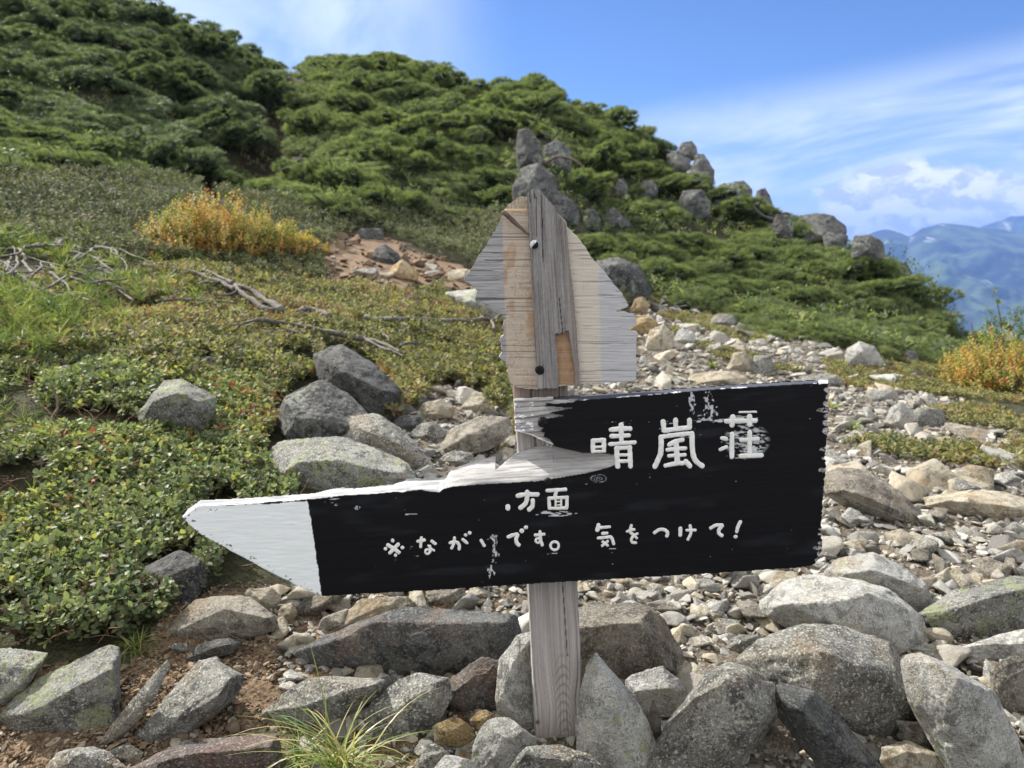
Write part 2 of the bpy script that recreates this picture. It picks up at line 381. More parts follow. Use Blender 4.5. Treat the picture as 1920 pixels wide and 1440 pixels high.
def post_mat():
    m, g, b = new_mat('grey post wood')
    c = g.n('ShaderNodeAttribute', attribute_name='paint').outputs['Color']
    link(g, c, b.inputs['Base Color']); b.inputs['Roughness'].default_value = .8
    b.inputs['Specular IOR Level'].default_value = .25
    p = g.n('ShaderNodeTexCoord').outputs['Object']
    bump(g, b, g.noise(g.scale(p, (420, 60, 26)), 1.0, 4, .6), .0012, .8)
    return m
M['post'] = post_mat()
def letter_mat():
    m, g, b = new_mat('white lettering paint')
    p = g.n('ShaderNodeTexCoord').outputs['Object']
    n = g.noise(p, 130, 4, .6)
    link(g, g.mix(g.step(n, .35, .7), (.74, .74, .70), (.86, .87, .85)), b.inputs['Base Color'])
    b.inputs['Roughness'].default_value = .45
    bump(g, b, g.noise(p, 260, 4, .6), .0008, .7)
    return m
M['letter'] = letter_mat()

# ------------------------------------------------------------------ regions seen in the photograph
SCREE = [(560,1500),(520,1250),(470,1120),(620,1100),(700,900),(740,800),(800,735),(880,715),(960,690),(1180,700),(1150,640),(1190,562),(1330,572),(1500,625),(1640,680),(1760,750),(1960,830),(2600,880),(2600,1500)]
BROWN = [(-300,1520),(-300,1260),(240,1250),(330,1120),(440,1090),(600,1120),(760,1100),(960,1120),(960,1520)]
PATH = [(590,478),(640,445),(720,440),(800,480),(900,515),(930,545),(800,545),(700,550),(610,525)]
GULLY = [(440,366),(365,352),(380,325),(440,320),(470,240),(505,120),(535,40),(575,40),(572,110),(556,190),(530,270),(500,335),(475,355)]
def build_ground():
    na, nr = 1100, 330
    # finer rings and spokes where the photograph looks
    t = np.linspace(-1, 1, na, endpoint=False); ang = PI*(0.42*t+0.58*t**3)
    rad = np.concatenate([np.geomspace(.12, 40, nr), np.array([55, 80, 130, 250, 600, 1500, 3500, 7400])])
    A, Rr = np.meshgrid(ang, rad); X = np.sin(A)*Rr; Y = np.cos(A)*Rr
    Z = hz(np.clip(X, -60, 60), np.clip(Y, -60, 60))
    r = np.sqrt(X*X+Y*Y)
    Z = np.where(r > 50, Z*(1-sm(r, 50, 250))-470*sm(r, 50, 700), Z)
    px, py, d = project(np.stack([X, Y, Z], -1)); front = (Y > .3)
    px = px+26*n2(X*3, Y*3, 3, 21); py = py+18*n2(X*3+9, Y*3, 3, 22)
    near = r < 60
    scree = (front & near & (inpoly(px, py, SCREE) | inpoly(px, py, BROWN))) | (~front & (r < 30))
    dirt = (front & near)*np.clip(inpoly(px, py, PATH)*1.+inpoly(px, py, GULLY)*.62, 0, 1)  # path dirt, plus a weaker value that picks the painted gully shade
    brown = front & near & inpoly(px, py, BROWN)
    Z = Z+np.where(scree, .012*n2(X*22, Y*22, 3, 31), 0)*(r < 8)
    V = np.stack([X, Y, Z], -1).reshape(-1, 3)
    R_, C_ = len(rad), na
    i = np.arange(R_-1)[:, None]*C_+np.arange(C_)[None]; j = np.arange(R_-1)[:, None]*C_+(np.arange(C_)[None]+1) % C_
    F = np.stack([i, j, j+C_, i+C_], -1).reshape(-1, 4)
    # centre cap
    V = np.concatenate([V, [[0, 0, float(hz(np.array([0.]), np.array([0.]))[0])]]]); c = len(V)-1
    T = np.stack([np.full(C_, c), (np.arange(C_)+1) % C_, np.arange(C_)], -1)
    z = np.zeros(len(V)-1); a = np.stack([scree.ravel()*1., np.clip(dirt, 0, 1).ravel()*1., brown.ravel()*1.], -1); a = np.concatenate([a, [[1, 0, 1]]])
    m, g, b = new_mat('mountain soil')
    p = g.n('ShaderNodeNewGeometry').outputs['Position']
    at = g.n('ShaderNodeAttribute', attribute_name='zone'); s3 = g.n('ShaderNodeSeparateColor', {0: at.outputs['Color']})
    n = g.noise(p, 14, 6, .65, .3); n3 = g.noise(p, 130, 4, .7)
    veg = g.mix(g.step(n, .35, .65), (.034, .032, .018), (.085, .088, .042)); veg = g.mix(g.step(n3, .45, .62), veg, (.030, .026, .014))
    gr = g.mix(g.step(n, .35, .65), (.15, .125, .095), (.24, .205, .155)); gr = g.mix(g.step(n3, .45, .62), gr, (.07, .055, .042))
    br = g.mix(g.step(n, .35, .65), (.17, .115, .07), (.29, .20, .115)); br = g.mix(g.step(n3, .45, .62), br, (.07, .05, .035))
    di = g.mix(g.step(n, .35, .65), (.15, .10, .065), (.25, .175, .115))
    gully_shade = g.mix(g.step(n, .35, .65), (.028, .022, .014), (.055, .038, .024))  # brown gully soil with the gully's shadow painted into its colour
    c = g.mix(s3.outputs[0], veg, gr); c = g.mix(s3.outputs[2], c, br); c = g.mix(g.step(s3.outputs[1], .25, .6), c, gully_shade); c = g.mix(g.step(s3.outputs[1], .66, .95), c, di)
    far = g.step(g.n('ShaderNodeVectorMath', {0: p}, operation='LENGTH').outputs[1], 60, 200)
    c = g.mix(far, c, (.05, .09, .035))
    link(g, c, b.inputs['Base Color']); b.inputs['Roughness'].default_value = .95; b.inputs['Specular IOR Level'].default_value = .2
    bump(g, b, g.add(n3, g.mul(g.noise(p, 45, 5, .7), 2)), .008, .9)
    me = mesh_data('ground', V, [F, T], m, True, {'zone': a})
    tag(obj('ground', me), kind='structure')
build_ground()

# ------------------------------------------------------------------ far mountains
def build_mountains():
    def crest(az, tab):
        x = [ray(p[0], 0)[0]*1.0 for p in tab]
        out = []
        for p in tab:
            a, b = ray(p[0], p[1]); out.append((math.degrees(math.atan(a)), b/math.hypot(1, a)))
        o = np.array(out); return np.interp(az, o[:, 0], o[:, 1])
    m, g, b = new_mat('forested mountain side')
    p = g.n('ShaderNodeNewGeometry').outputs['Position']
    n = g.noise(g.scale(p, (1, 1, .35)), .006, 9, .62, .6); n2_ = g.noise(g.scale(p, (1, 1, .4)), .0022, 5, .5, .4)
    c = g.mix(g.step(n, .42, .60), (.008, .018, .014), (.060, .095, .040))
    c = g.mix(g.mul(g.step(n2_, .48, .70), .5), c, (.09, .14, .05))
    sl_ = g.noise(g.scale(p, (1, .3, .12)), .012, 6, .6, .2)
    c = g.mix(g.mul(g.step(sl_, .63, .70), .75), c, (.42, .40, .36))
    link(g, c, b.inputs['Base Color']); b.inputs['Roughness'].default_value = .95
    def rng_(tab, r0, r1, back, zlow, seed, az0, az1, na, nr):
        az = np.linspace(az0, az1, na); t = np.linspace(0, 1, nr)
        A, T = np.meshgrid(az, t)
        Rr = np.where(T < .8, r0+(r1-r0)*T/.8, r1+back*(T-.8)/.2)
        X = np.sin(np.radians(A))*Rr; Y = np.cos(np.radians(A))*Rr
        zc = CZ+crest(A, tab)*r1
        prof = np.where(T < .8, (T/.8)**1.15, 1-sm(T, .8, 1.0)*1.1)
        rid = 1-np.abs(n2(X/520+seed, Y/520, 5, seed)*2); rid2 = 1-np.abs(n2(X/190+seed, Y/190, 4, seed+3)*2)
        w = np.clip(1-prof, 0, 1)*sm(T, 0, .1)
        amp = sm(w, 0, .3)*(.5+.5*w)
        Z = zlow+(zc-zlow)*prof+amp*(rid-.55)*190+amp*(rid2-.5)*52
        Z = Z+(1-amp)*n2(X/70, Y/70, 3, seed+9)*7
        V = np.stack([X, Y, Z], -1).reshape(-1, 3)
        i = np.arange(nr-1)[:, None]*na+np.arange(na-1)[None]
        F = np.stack([i, i+1, i+na+1, i+na], -1).reshape(-1, 4)
        return V, F
    T1 = [(700,470),(1200,470),(1500,470),(1600,455),(1640,434),(1665,430),(1690,438),(1705,444),(1730,428),(1765,417),(1800,421),(1840,426),(1880,430),(1920,438),(2000,452),(2150,440),(2400,470),(3200,480)]
    T2 = [(700,480),(1200,480),(1500,480),(1700,470),(1800,440),(1860,418),(1895,405),(1925,403),(2000,412),(2200,395),(2500,430),(3200,450)]
    V, F = rng_(T1, 1500, 4300, 1500, -480, 4, -10, 66, 620, 230)
    tag(obj('mountain_range', mesh_data('mountain_range', V, F, m)), kind='structure')
    V, F = rng_(T2, 4900, 5900, 900, -480, 9, -10, 66, 300, 80)
    tag(obj('distant_mountains', mesh_data('distant_mountains', V, F, m)), kind='structure')
build_mountains()
def build_haze():
    lo, hi = -640.0, 340.0
    V = np.array([(x, y, z) for x in (-7600, 7600) for y in (-7600, 7600) for z in (lo, hi)], float)
    F = np.array([(0, 1, 3, 2), (4, 6, 7, 5), (0, 4, 5, 1), (2, 3, 7, 6), (0, 2, 6, 4), (1, 5, 7, 3)])
    m = bpy.data.materials.new('air haze'); m.use_nodes = True; t = m.node_tree; t.nodes.clear()
    o = t.nodes.new('ShaderNodeOutputMaterial'); v = t.nodes.new('ShaderNodeVolumePrincipled')
    v.inputs['Color'].default_value = (.20, .38, .92, 1); v.inputs['Density'].default_value = .00017
    t.links.new(v.outputs[0], o.inputs['Volume'])
    tag(obj('haze', mesh_data('haze', V, F, m, False)), kind='stuff')
build_haze()

# ------------------------------------------------------------------ rocks
def ico(n):
    t = (1+5**.5)/2
    V = np.array([(-1,t,0),(1,t,0),(-1,-t,0),(1,-t,0),(0,-1,t),(0,1,t),(0,-1,-t),(0,1,-t),(t,0,-1),(t,0,1),(-t,0,-1),(-t,0,1)], float)
    F = np.array([(0,11,5),(0,5,1),(0,1,7),(0,7,10),(0,10,11),(1,5,9),(5,11,4),(11,10,2),(10,7,6),(7,1,8),(3,9,4),(3,4,2),(3,2,6),(3,6,8),(3,8,9),(4,9,5),(2,4,11),(6,2,10),(8,6,7),(9,8,1)])
    V /= np.linalg.norm(V, axis=1, keepdims=True)
    for _ in range(n):
        E = np.sort(np.concatenate([F[:, [0, 1]], F[:, [1, 2]], F[:, [2, 0]]]), 1)
        u, inv = np.unique(E, axis=0, return_inverse=True); inv = inv.reshape(3, -1)
        mid = V[u].mean(1); mid /= np.linalg.norm(mid, axis=1, keepdims=True)
        a, b, c = inv+len(V); V = np.concatenate([V, mid])
        F = np.concatenate([np.stack([F[:, 0], a, c], 1), np.stack([F[:, 1], b, a], 1), np.stack([F[:, 2], c, b], 1), np.stack([a, b, c], 1)])
    return V, F
ICO = {k: ico(k) for k in range(0, 6)}
def hull_planes(P):
    import bmesh
    bm = bmesh.new()
    for p in P: bm.verts.new(p)
    bmesh.ops.convex_hull(bm, input=bm.verts[:]); bm.normal_update()
    N = []; D = []
    for f in bm.faces:
        if f.calc_area() < 1e-7: continue
        n = np.array(f.normal); d = float(n@np.array(f.verts[0].co))
        if d < 0: n, d = -n, -d
        N.append(n); D.append(max(d, .03))
    bm.free(); return np.array(N), np.array(D)
def rock_shape(P, lvl=4, seed=1, rough=1.0, soft=70, chips=10):
    """an angular stone: the hull of P, its edges worn, chipped by a few more planes and roughened"""
    P = np.asarray(P, float); r = np.random.default_rng(seed); c = (P.min(0)+P.max(0))/2
    Q = P-c; w, U = np.linalg.eigh(Q.T@Q/len(Q)+np.eye(3)*1e-9)
    L = np.maximum(np.abs(Q@U).max(0), 1e-3); q = (Q@U)/L
    N, D = hull_planes(q)
    if chips:
        for cnt, lo_, hi_ in ((max(3, chips//2), .74, .96),):
            n = r.normal(size=(cnt, 3)); n /= np.linalg.norm(n, axis=1, keepdims=True)
            sup = (q@n.T).max(0); N = np.concatenate([N, n]); D = np.concatenate([D, np.maximum(sup*r.uniform(lo_, hi_, cnt), .1)])
    S, F = ICO[lvl]
    dots = np.maximum(S@N.T, 1e-4)/D[None]
    k = soft; mx = dots.max(1, keepdims=True); rad = 1/(mx[:, 0]*(((dots/mx)**k).sum(1))**(1/k))
    X = S*rad[:, None]
    V = (X*L)@U.T
    size = float(np.median(L)); e = V/np.linalg.norm(V, axis=1, keepdims=True)
    s = 1/size
    fl = V*s
    d = .03+.016*fbm(fl*1.1+seed, 2, seed)+.020*(1-2*np.abs(fbm(fl*2.2+seed*2, 3, seed+5)))+.042*fbm(fl*5, 4, seed+8)+.020*(1-2*np.abs(fbm(fl*13, 3, seed+9)))
    # broken bedding steps: small ledges across the stone
    st = V@U[:, 0]*s*3.2+.5*fbm(fl*1.3, 2, seed+11); d = d+.035*sm(st % 1, .0, .85)*(np.floor(st) % 2)-.02
    V = V+e*(d*size*rough*.75)[:, None]
    return V+c, F
ROCKS = []; OUTL = []
def rock(name, label, mat, outline, ridge=(), Y=None, depth=.75, lvl=4, seed=None, rough=1.0, lean=.8, cat='rock', group=None, sink=0.0, chips=10, grow=1.06):
    o = np.array(outline, float); seed = seed or len(ROCKS)*7+3
    OUTL.append([tuple(p) for p in outline])
    mid = o.mean(0); o = mid+(o-mid)*grow
    cx = o[:, 0].mean(); top, bot = o[:, 1].min(), o[:, 1].max()
    base = o[o[:, 1] > bot-.25*(bot-top)]; bx = base[:, 0].mean()
    if Y is None: Y = G(bx, bot-2)[1]
    wid = (np.ptp(o[:, 0])+np.ptp(o[:, 1]))*.5/FPX*Y*1.05
    D = depth*wid
    t = (bot-o[:, 1])/(bot-top)
    P = [W(a[0], a[1], Y+D*(.12+lean*tt*.55)) for a, tt in zip(o, t)]
    for q in ridge:
        f = q[2] if len(q) > 2 else .0
        tt = (bot-q[1])/(bot-top); P.append(W(q[0], q[1], Y+D*(f+tt*.12)))
    cyy = o[:, 1].mean()
    if not len(ridge): P.append(W(cx, cyy+.1*(bot-top), Y-D*.05))
    for a, tt in zip(o[::2], t[::2]):
        P.append(W(cx+(a[0]-cx)*.72, cyy+(a[1]-cyy)*.72+.12*(bot-top), Y+D*1.0))
    P = np.array(P); zb = P[:, 2].min()
    V, F = rock_shape(P, lvl, seed, rough, 260, chips)
    c = np.array([V[:, 0].mean(), V[:, 1].mean(), V[:, 2].min()])
    ob = obj(name, mesh_data(name, V-c, F, M[mat]), None, c-np.array([0, 0, sink]))
    tag(ob, label, cat, group, 'thing'); ROCKS.append(ob)
    return ob

# foreground, left to right, then further back
rock('lichened_rock', 'small lichen covered rock at the left edge of the picture, above the big lichened slab', 'lichen', [(-60,1225),(40,1216),(90,1222),(60,1262),(45,1292),(10,1312),(-60,1335)], [(30,1290)], lvl=5)
rock('lichened_slab', 'large tilted slab with yellow green lichen at bottom left', 'lichen', [(-10,1325),(60,1290),(130,1258),(200,1212),(218,1222),(214,1290),(217,1335),(200,1370),(120,1380),(40,1380),(-12,1345)], [(45,1340),(130,1340),(180,1310),(204,1270)], lvl=5, lean=1.3)
rock('rock_sliver', 'long thin grey stone sliver standing between two slabs at bottom left', 'grey', [(312,1237),(316,1252),(285,1315),(250,1358),(205,1392),(183,1397),(215,1352),(250,1312),(285,1278)], [], lvl=4, depth=.3, rough=.4)
rock('slanting_rock', 'long slanting light topped rock right of the thin stone sliver', 'grey', [(372,1245),(402,1241),(455,1275),(450,1295),(395,1345),(340,1380),(270,1402),(242,1388),(300,1345),(345,1295)], [(262,1380),(335,1342),(390,1298),(440,1284)], lvl=5, lean=1.2)
rock('ledge_rock', 'pale brown rock with a sharp ledge just below the leafy mat', 'brown', [(310,1190),(340,1158),(372,1130),(420,1122),(462,1125),(505,1155),(512,1178),(470,1192),(400,1203),(345,1203)], [(330,1186),(420,1143),(455,1160),(500,1160)], grow=1.10, lvl=5)
rock('flat_rock', 'small flat dark rock tucked under the ledged brown rock', 'dark', [(350,1236),(378,1206),(430,1197),(452,1204),(430,1226),(366,1242)], [(400,1215)], lvl=4)
rock('dark_rock', 'dark blue grey rock half under the leaf mat, left of the arrow tip bottom', 'dark', [(250,1118),(265,1070),(338,1034),(375,1045),(383,1090),(362,1132),(300,1130)], [(300,1085),(365,1075)], lvl=5)
rock('light_rock', 'greenish grey block standing out of the leafy mat on the left', 'lichen', [(266,792),(310,735),(342,731),(403,765),(398,792),(378,822),(330,828),(270,812)], [(290,772,-.1),(335,756,-.1),(390,780,-.05)], lvl=5, lean=1.4, sink=-.03, chips=5)
rock('split_boulder', 'large pale green topped boulder beside the trail left of the post', 'hill', [(520,768),(570,718),(600,714),(650,745),(700,780),(690,825),(660,850),(590,842),(560,830),(530,792)], [(540,778),(620,782),(665,800)], grow=1.14, lvl=5, lean=1.2, sink=.01)
rock('split_boulder', 'dark brownish lower half of the split boulder beside the trail', 'grey', [(655,790),(700,780),(745,802),(790,850),(802,872),(770,888),(700,880),(640,858)], [(690,810),(750,835)], grow=1.14, lvl=5)
rock('blue_boulder', 'blue grey boulder with a pointed top behind the split boulder', 'dark', [(600,672),(628,658),(645,656),(690,685),(722,712),(750,738),(742,770),(700,785),(650,755),(608,720)], [(650,700),(710,730)], grow=1.14, lvl=5, lean=1.3)
rock('streaked_boulder', 'streaked pale boulder right behind the white arrow tip', 'lichen', [(488,852),(560,830),(640,826),(700,842),(745,868),(768,905),(700,922),(600,928),(520,918),(492,882)], [(555,868),(640,862),(735,888),(520,870)], grow=1.14, lvl=5, lean=1.2)
rock('central_rock', 'big dark blocky rock with a reddish right half left of the post base', 'dark', [(568,1224),(620,1194),(700,1162),(735,1150),(830,1141),(950,1150),(958,1195),(947,1240),(900,1258),(820,1270),(740,1268),(660,1242),(600,1242)], [(640,1200,-.02),(700,1168),(835,1170),(790,1210,-.12),(742,1255,-.1),(948,1168,-.05),(940,1235,-.05)], grow=1.10, lvl=5, rough=.8, depth=.5)
rock('overhung_rock', 'greenish grey rock beneath the left end of the big dark central rock', 'grey', [(498,1338),(560,1288),(610,1262),(700,1264),(713,1282),(705,1306),(640,1342),(560,1372),(508,1368)], [(570,1326),(640,1300),(700,1284)], grow=1.10, lvl=5)
rock('pale_faced_rock', 'pale grey angular rock under the middle of the dark central rock', 'grey', [(680,1346),(740,1286),(780,1268),(836,1276),(840,1305),(820,1350),(800,1378),(720,1375)], [(802,1330,-.06),(812,1284),(740,1335)], grow=1.10, lvl=5)
rock('knobbly_rock', 'dark knobbly rock under the right end of the dark central rock', 'dark', [(829,1302),(850,1275),(900,1240),(945,1246),(952,1272),(930,1332),(868,1342),(832,1332)], [(882,1278),(850,1300)], grow=1.10, lvl=5, rough=1.5)
rock('pale_boulder', 'tall whitish boulder touching the left side of the post', 'pale', [(938,1240),(972,1196),(1005,1188),(1020,1300),(1015,1400),(962,1372),(932,1332),(945,1290)], [(960,1250),(965,1330)], Y=1.16, lvl=5)
rock('edge_rock', 'pale standing rock at the bottom edge, left of the post foot', 'pale', [(912,1352),(950,1344),(1000,1385),(1003,1460),(884,1460),(893,1390)], [(955,1362,-.05),(925,1425,-.05)], lvl=5)
rock('foot_rock', 'speckled rock in front of the post foot at the bottom edge', 'grey', [(958,1445),(990,1403),(1045,1399),(1100,1415),(1132,1445),(1132,1480),(958,1480)], [(992,1408,-.1),(1060,1425,-.1)], Y=1.0, lvl=5)
rock('pointed_rock', 'sharp pointed sunlit rock just right of the post', 'pale', [(1120,1230),(1136,1250),(1190,1312),(1234,1412),(1237,1470),(1088,1470),(1086,1300),(1100,1262)], [(1127,1262),(1116,1282),(1162,1345,-.05),(1205,1430,-.08)], Y=1.07, lvl=5)
rock('flat_topped_boulder', 'grey brown flat topped boulder behind and right of the post', 'brown', [(1060,1150),(1120,1140),(1212,1140),(1242,1162),(1285,1236),(1292,1266),(1240,1282),(1160,1278),(1060,1275)], [(1085,1178),(1170,1184),(1218,1168),(1255,1250,-.05)], lvl=5, lean=1.3)
rock('block_rock', 'small blocky stone between the pointed rock and the big front rock', 'pale', [(1172,1272),(1240,1254),(1270,1275),(1287,1302),(1266,1345),(1210,1350),(1182,1322)], [(1196,1296,-.05),(1262,1291,-.05)], lvl=5)
rock('front_boulder', 'large grey boulder with a light left edge at the bottom, right of the pointed rock', 'grey', [(1220,1392),(1270,1328),(1330,1270),(1370,1249),(1402,1252),(1440,1290),(1449,1342),(1420,1378),(1384,1400),(1362,1440),(1345,1475),(1228,1475)], [(1300,1332,-.04),(1362,1275),(1392,1292,-.04),(1435,1340,-.06),(1330,1420,-.08)], grow=1.10, lvl=5, rough=.8)
rock('leaning_slab', 'grey brown slab leaning in the gap under the large grey boulder', 'brown', [(1438,1335),(1500,1380),(1545,1440),(1555,1480),(1400,1480),(1372,1430),(1420,1380)], [(1470,1400)], Y=1.1, lvl=5)
rock('dark_slab', 'long dark slab running down to the bottom edge right of centre', 'dark', [(1444,1302),(1468,1288),(1530,1300),(1562,1350),(1622,1402),(1655,1442),(1655,1480),(1572,1480),(1512,1392),(1455,1335)], [(1500,1330,-.05),(1580,1410,-.05)], lvl=5)
rock('rounded_boulder', 'biggest rounded grey boulder with a dark underside, lower right', 'grey', [(1392,1242),(1450,1200),(1510,1180),(1580,1184),(1660,1214),(1712,1268),(1727,1302),(1700,1350),(1650,1386),(1592,1370),(1542,1322),(1470,1288),(1410,1272)], [(1548,1312,-.06),(1630,1306,-.06),(1705,1298,-.03),(1540,1222,.02)], grow=1.10, lvl=5, rough=.8, lean=1.1)
rock('pale_boulder', 'broad cream white boulder behind the biggest rounded boulder', 'pale', [(1434,1128),(1480,1092),(1530,1083),(1600,1090),(1662,1110),(1722,1155),(1730,1200),(1692,1232),(1620,1210),(1480,1190),(1440,1155)], [(1630,1118),(1645,1200,-.05),(1480,1140)], lvl=5, rough=.8, lean=1.2)
rock('lichened_boulder', 'whitish boulder with a lichen spot, just below the board right corner', 'pale', [(1535,1085),(1580,1050),(1640,1039),(1682,1062),(1732,1095),(1739,1130),(1726,1160),(1650,1115)], [(1640,1070),(1725,1105)], lvl=5, lean=1.2)
rock('speckled_boulder', 'speckled grey boulder with yellowish lichen at the right edge', 'lichen', [(1728,1152),(1790,1110),(1900,1084),(1965,1100),(1975,1172),(1872,1204),(1770,1192)], [(1800,1140),(1900,1110)], lvl=5, lean=1.1)
rock('tan_boulder', 'tall cream and brown boulder in the bottom right corner', 'pale', [(1688,1236),(1780,1227),(1832,1260),(1862,1302),(1872,1350),(1912,1420),(1902,1475),(1800,1475),(1742,1372),(1712,1320)], [(1800,1262,-.02),(1778,1330,-.06),(1850,1425,-.06)], lvl=5)
rock('wedged_rock', 'brownish stone wedged below the biggest rounded boulder', 'brown', [(1682,1352),(1740,1358),(1773,1400),(1766,1424),(1700,1402)], [], lvl=4)
rock('bottom_rock', 'yellowish grey stone at the bottom edge under the wedged stone', 'tan', [(1655,1402),(1700,1390),(1772,1422),(1772,1465),(1680,1465),(1655,1430)], [(1700,1410)], lvl=4)
rock('corner_rock', 'grey brown rock right of the tall cream boulder at the right edge', 'brown', [(1858,1256),(1895,1233),(1955,1245),(1955,1332),(1880,1342),(1862,1302)], [(1880,1275)], lvl=5)
rock('edge_slab', 'pale low slab at the right edge above the tall cream boulder', 'pale', [(1798,1216),(1870,1200),(1930,1174),(1990,1190),(1990,1242),(1850,1238)], [(1900,1200)], lvl=5)
rock('speckled_red_rock', 'reddish speckled rock at the bottom edge left of the grass tuft', 'red', [(235,1450),(320,1406),(400,1390),(512,1376),(528,1460),(528,1480),(235,1480)], [(330,1420,-.05),(500,1395,-.05)], Y=1.03, lvl=5)
rock('mound_rock', 'grey mound shaped rock at the bottom edge under the lichened slab', 'grey', [(85,1450),(110,1412),(150,1397),(200,1410),(240,1445),(240,1475),(85,1475)], [(150,1415)], Y=1.06, lvl=5)
rock('small_grey_rock', 'small grey stone between the mound rock and the slanting rock', 'grey', [(190,1412),(240,1395),(268,1412),(255,1432),(205,1432)], [], lvl=4)
rock('brown_block', 'ochre brown block behind the grass tuft at the bottom', 'brown', [(612,1385),(680,1362),(780,1368),(795,1400),(780,1440),(700,1450),(620,1440)], [(700,1385,-.05)], Y=1.14, lvl=5)
rock('ochre_rock', 'ochre yellow stone left of the post near the bottom', 'orange', [(816,1358),(835,1345),(880,1352),(888,1380),(870,1398),(818,1396)], [(840,1375)], Y=1.11, lvl=4)
rock('orange_stone', 'small orange stone right of the ochre yellow stone', 'orange', [(882,1350),(905,1327),(928,1335),(922,1358),(895,1370)], [], Y=1.13, lvl=4)
rock('bottom_pebble_rock', 'grey rock at the bottom edge between the grass tuft and the post', 'grey', [(775,1440),(800,1405),(830,1402),(850,1425),(845,1465),(775,1465)], [(810,1415)], Y=1.07, lvl=4)
rock('bottom_pebble_rock', 'flat mottled rock at the bottom edge left of the standing pale rock', 'pale', [(808,1450),(835,1418),(872,1416),(890,1440),(888,1470),(808,1470)], [], Y=1.03, lvl=4)
rock('slab_rock', 'pale tan slab just behind the big dark central rock', 'tan', [(612,1192),(640,1150),(690,1120),(752,1111),(774,1136),(722,1165),(665,1184)], [(660,1165),(720,1150)], lvl=5)
rock('tan_rock', 'tan rock under the board right of the pale tan slab', 'brown', [(790,1138),(805,1108),(870,1100),(872,1118),(855,1142)], [(835,1120)], lvl=4)
rock('yellowish_rock', 'yellowish grey rock right of the ledged rock below the arrow', 'tan', [(458,1125),(465,1105),(510,1102),(526,1120),(520,1142),(480,1146)], [(490,1125)], lvl=4)
rock('tan_pebble', 'rounded tan stone right of the yellowish grey rock', 'tan', [(522,1160),(526,1136),(550,1130),(558,1148),(545,1166)], [], lvl=4)
rock('angled_rock', 'brown angular rock hidden partly by the lower edge of the arrow', 'brown', [(545,1150),(590,1108),(640,1100),(650,1115),(600,1150),(560,1160)], [], lvl=4)
# right hand scree, larger stones
rock('scree_boulder', 'large grey flat boulder right of the board edge', 'brown', [(1540,895),(1575,880),(1622,884),(1692,920),(1722,966),(1702,985),(1600,955),(1548,928)], [(1600,915),(1680,955)], lvl=5, lean=1.5)
rock('scree_slab', 'long pale slab with a shaded lower face on the right of the scree', 'tan', [(1735,932),(1800,917),(1882,925),(1950,950),(1950,964),(1872,978),(1800,966),(1745,948)], [(1800,935),(1890,950)], lvl=5, lean=1.5)
rock('scree_block', 'grey squared block at the upper right of the scree', 'grey', [(1712,775),(1722,765),(1765,768),(1773,790),(1745,802),(1715,798)], [(1730,780)], lvl=4)
rock('scree_block', 'pale pointed stone left of the grey squared block', 'pale', [(1655,800),(1672,765),(1690,755),(1712,775),(1710,800),(1680,806)], [], lvl=4)
rock('scree_slab', 'flat white stone right of the board top corner', 'pale', [(1622,742),(1640,728),(1678,730),(1685,746),(1655,754),(1628,752)], [], lvl=4)
rock('white_boulder', 'whitish boulder where the scree meets the pines', 'pale', [(1582,690),(1590,655),(1612,642),(1640,652),(1655,680),(1640,694)], [(1615,660)], lvl=4)
rock('scree_rock', 'grey white low stone under the whitish boulder', 'grey', [(1495,712),(1530,700),(1570,705),(1580,722),(1530,728),(1500,724)], [], lvl=4)
rock('scree_rock', 'tan block above the board centre', 'tan', [(1368,688),(1375,662),(1402,660),(1412,675),(1408,694),(1380,696)], [], lvl=4)
rock('scree_rock', 'dark sided block touching the tan block above the board', 'grey', [(1408,694),(1415,668),(1445,668),(1454,690),(1435,702),(1412,702)], [(1420,680)], lvl=4)
rock('scree_rock', 'long low cream slab directly above the board top edge', 'tan', [(1280,722),(1300,702),(1370,695),(1400,708),(1390,722)], [], lvl=4)
rock('scree_rock', 'cream triangular stone right of the broken sign plate', 'tan', [(1206,652),(1222,620),(1245,608),(1262,630),(1258,652),(1230,658)], [(1235,630)], lvl=4)
rock('scree_rock', 'ochre stone at the upper right of the broken sign plate', 'orange', [(1180,585),(1188,562),(1205,558),(1218,572),(1208,590)], [], lvl=4)
rock('scree_rock', 'ochre brown stone beside the right edge of the broken sign plate', 'orange', [(1180,620),(1190,598),(1215,595),(1232,605),(1222,622),(1195,630)], [(1205,605)], lvl=4)
rock('scree_rock', 'small white stone right of the cream triangular stone', 'pale', [(1262,640),(1275,618),(1300,620),(1305,640),(1285,648)], [], lvl=4)
rock('scree_rock', 'grey stone on the upper scree below the pines', 'grey', [(1330,605),(1345,588),(1375,592),(1380,608),(1355,614)], [], lvl=4)
# trail, left of the broken plate
rock('trail_slab', 'pale cracked slab on the trail left of the post', 'tan', [(780,782),(795,755),(825,750),(852,765),(845,782),(800,788)], [], lvl=4)
rock('trail_slab', 'broad flat brown stone beside the board left of the post', 'brown', [(818,848),(850,805),(900,782),(950,785),(962,815),(915,842),(860,858)], [(880,815)], lvl=4, lean=1.4)
rock('trail_rock', 'grey stone on the trail under the cracked slab', 'grey', [(768,815),(790,792),(820,795),(838,812),(820,828),(785,830)], [], lvl=4)
rock('trail_rock', 'cream stone on the trail above the board, nearest the post', 'tan', [(862,765),(885,735),(915,740),(925,760),(900,775)], [], lvl=4)
rock('trail_rock', 'low grey rock left of the grass beside the post', 'grey', [(820,862),(850,845),(885,850),(890,870),(850,878)], [], lvl=4)
rock('trail_rock', 'dark grey rock on the trail beside the blue grey boulder', 'dark', [(738,800),(755,778),(785,782),(800,800),(770,812)], [], lvl=4)
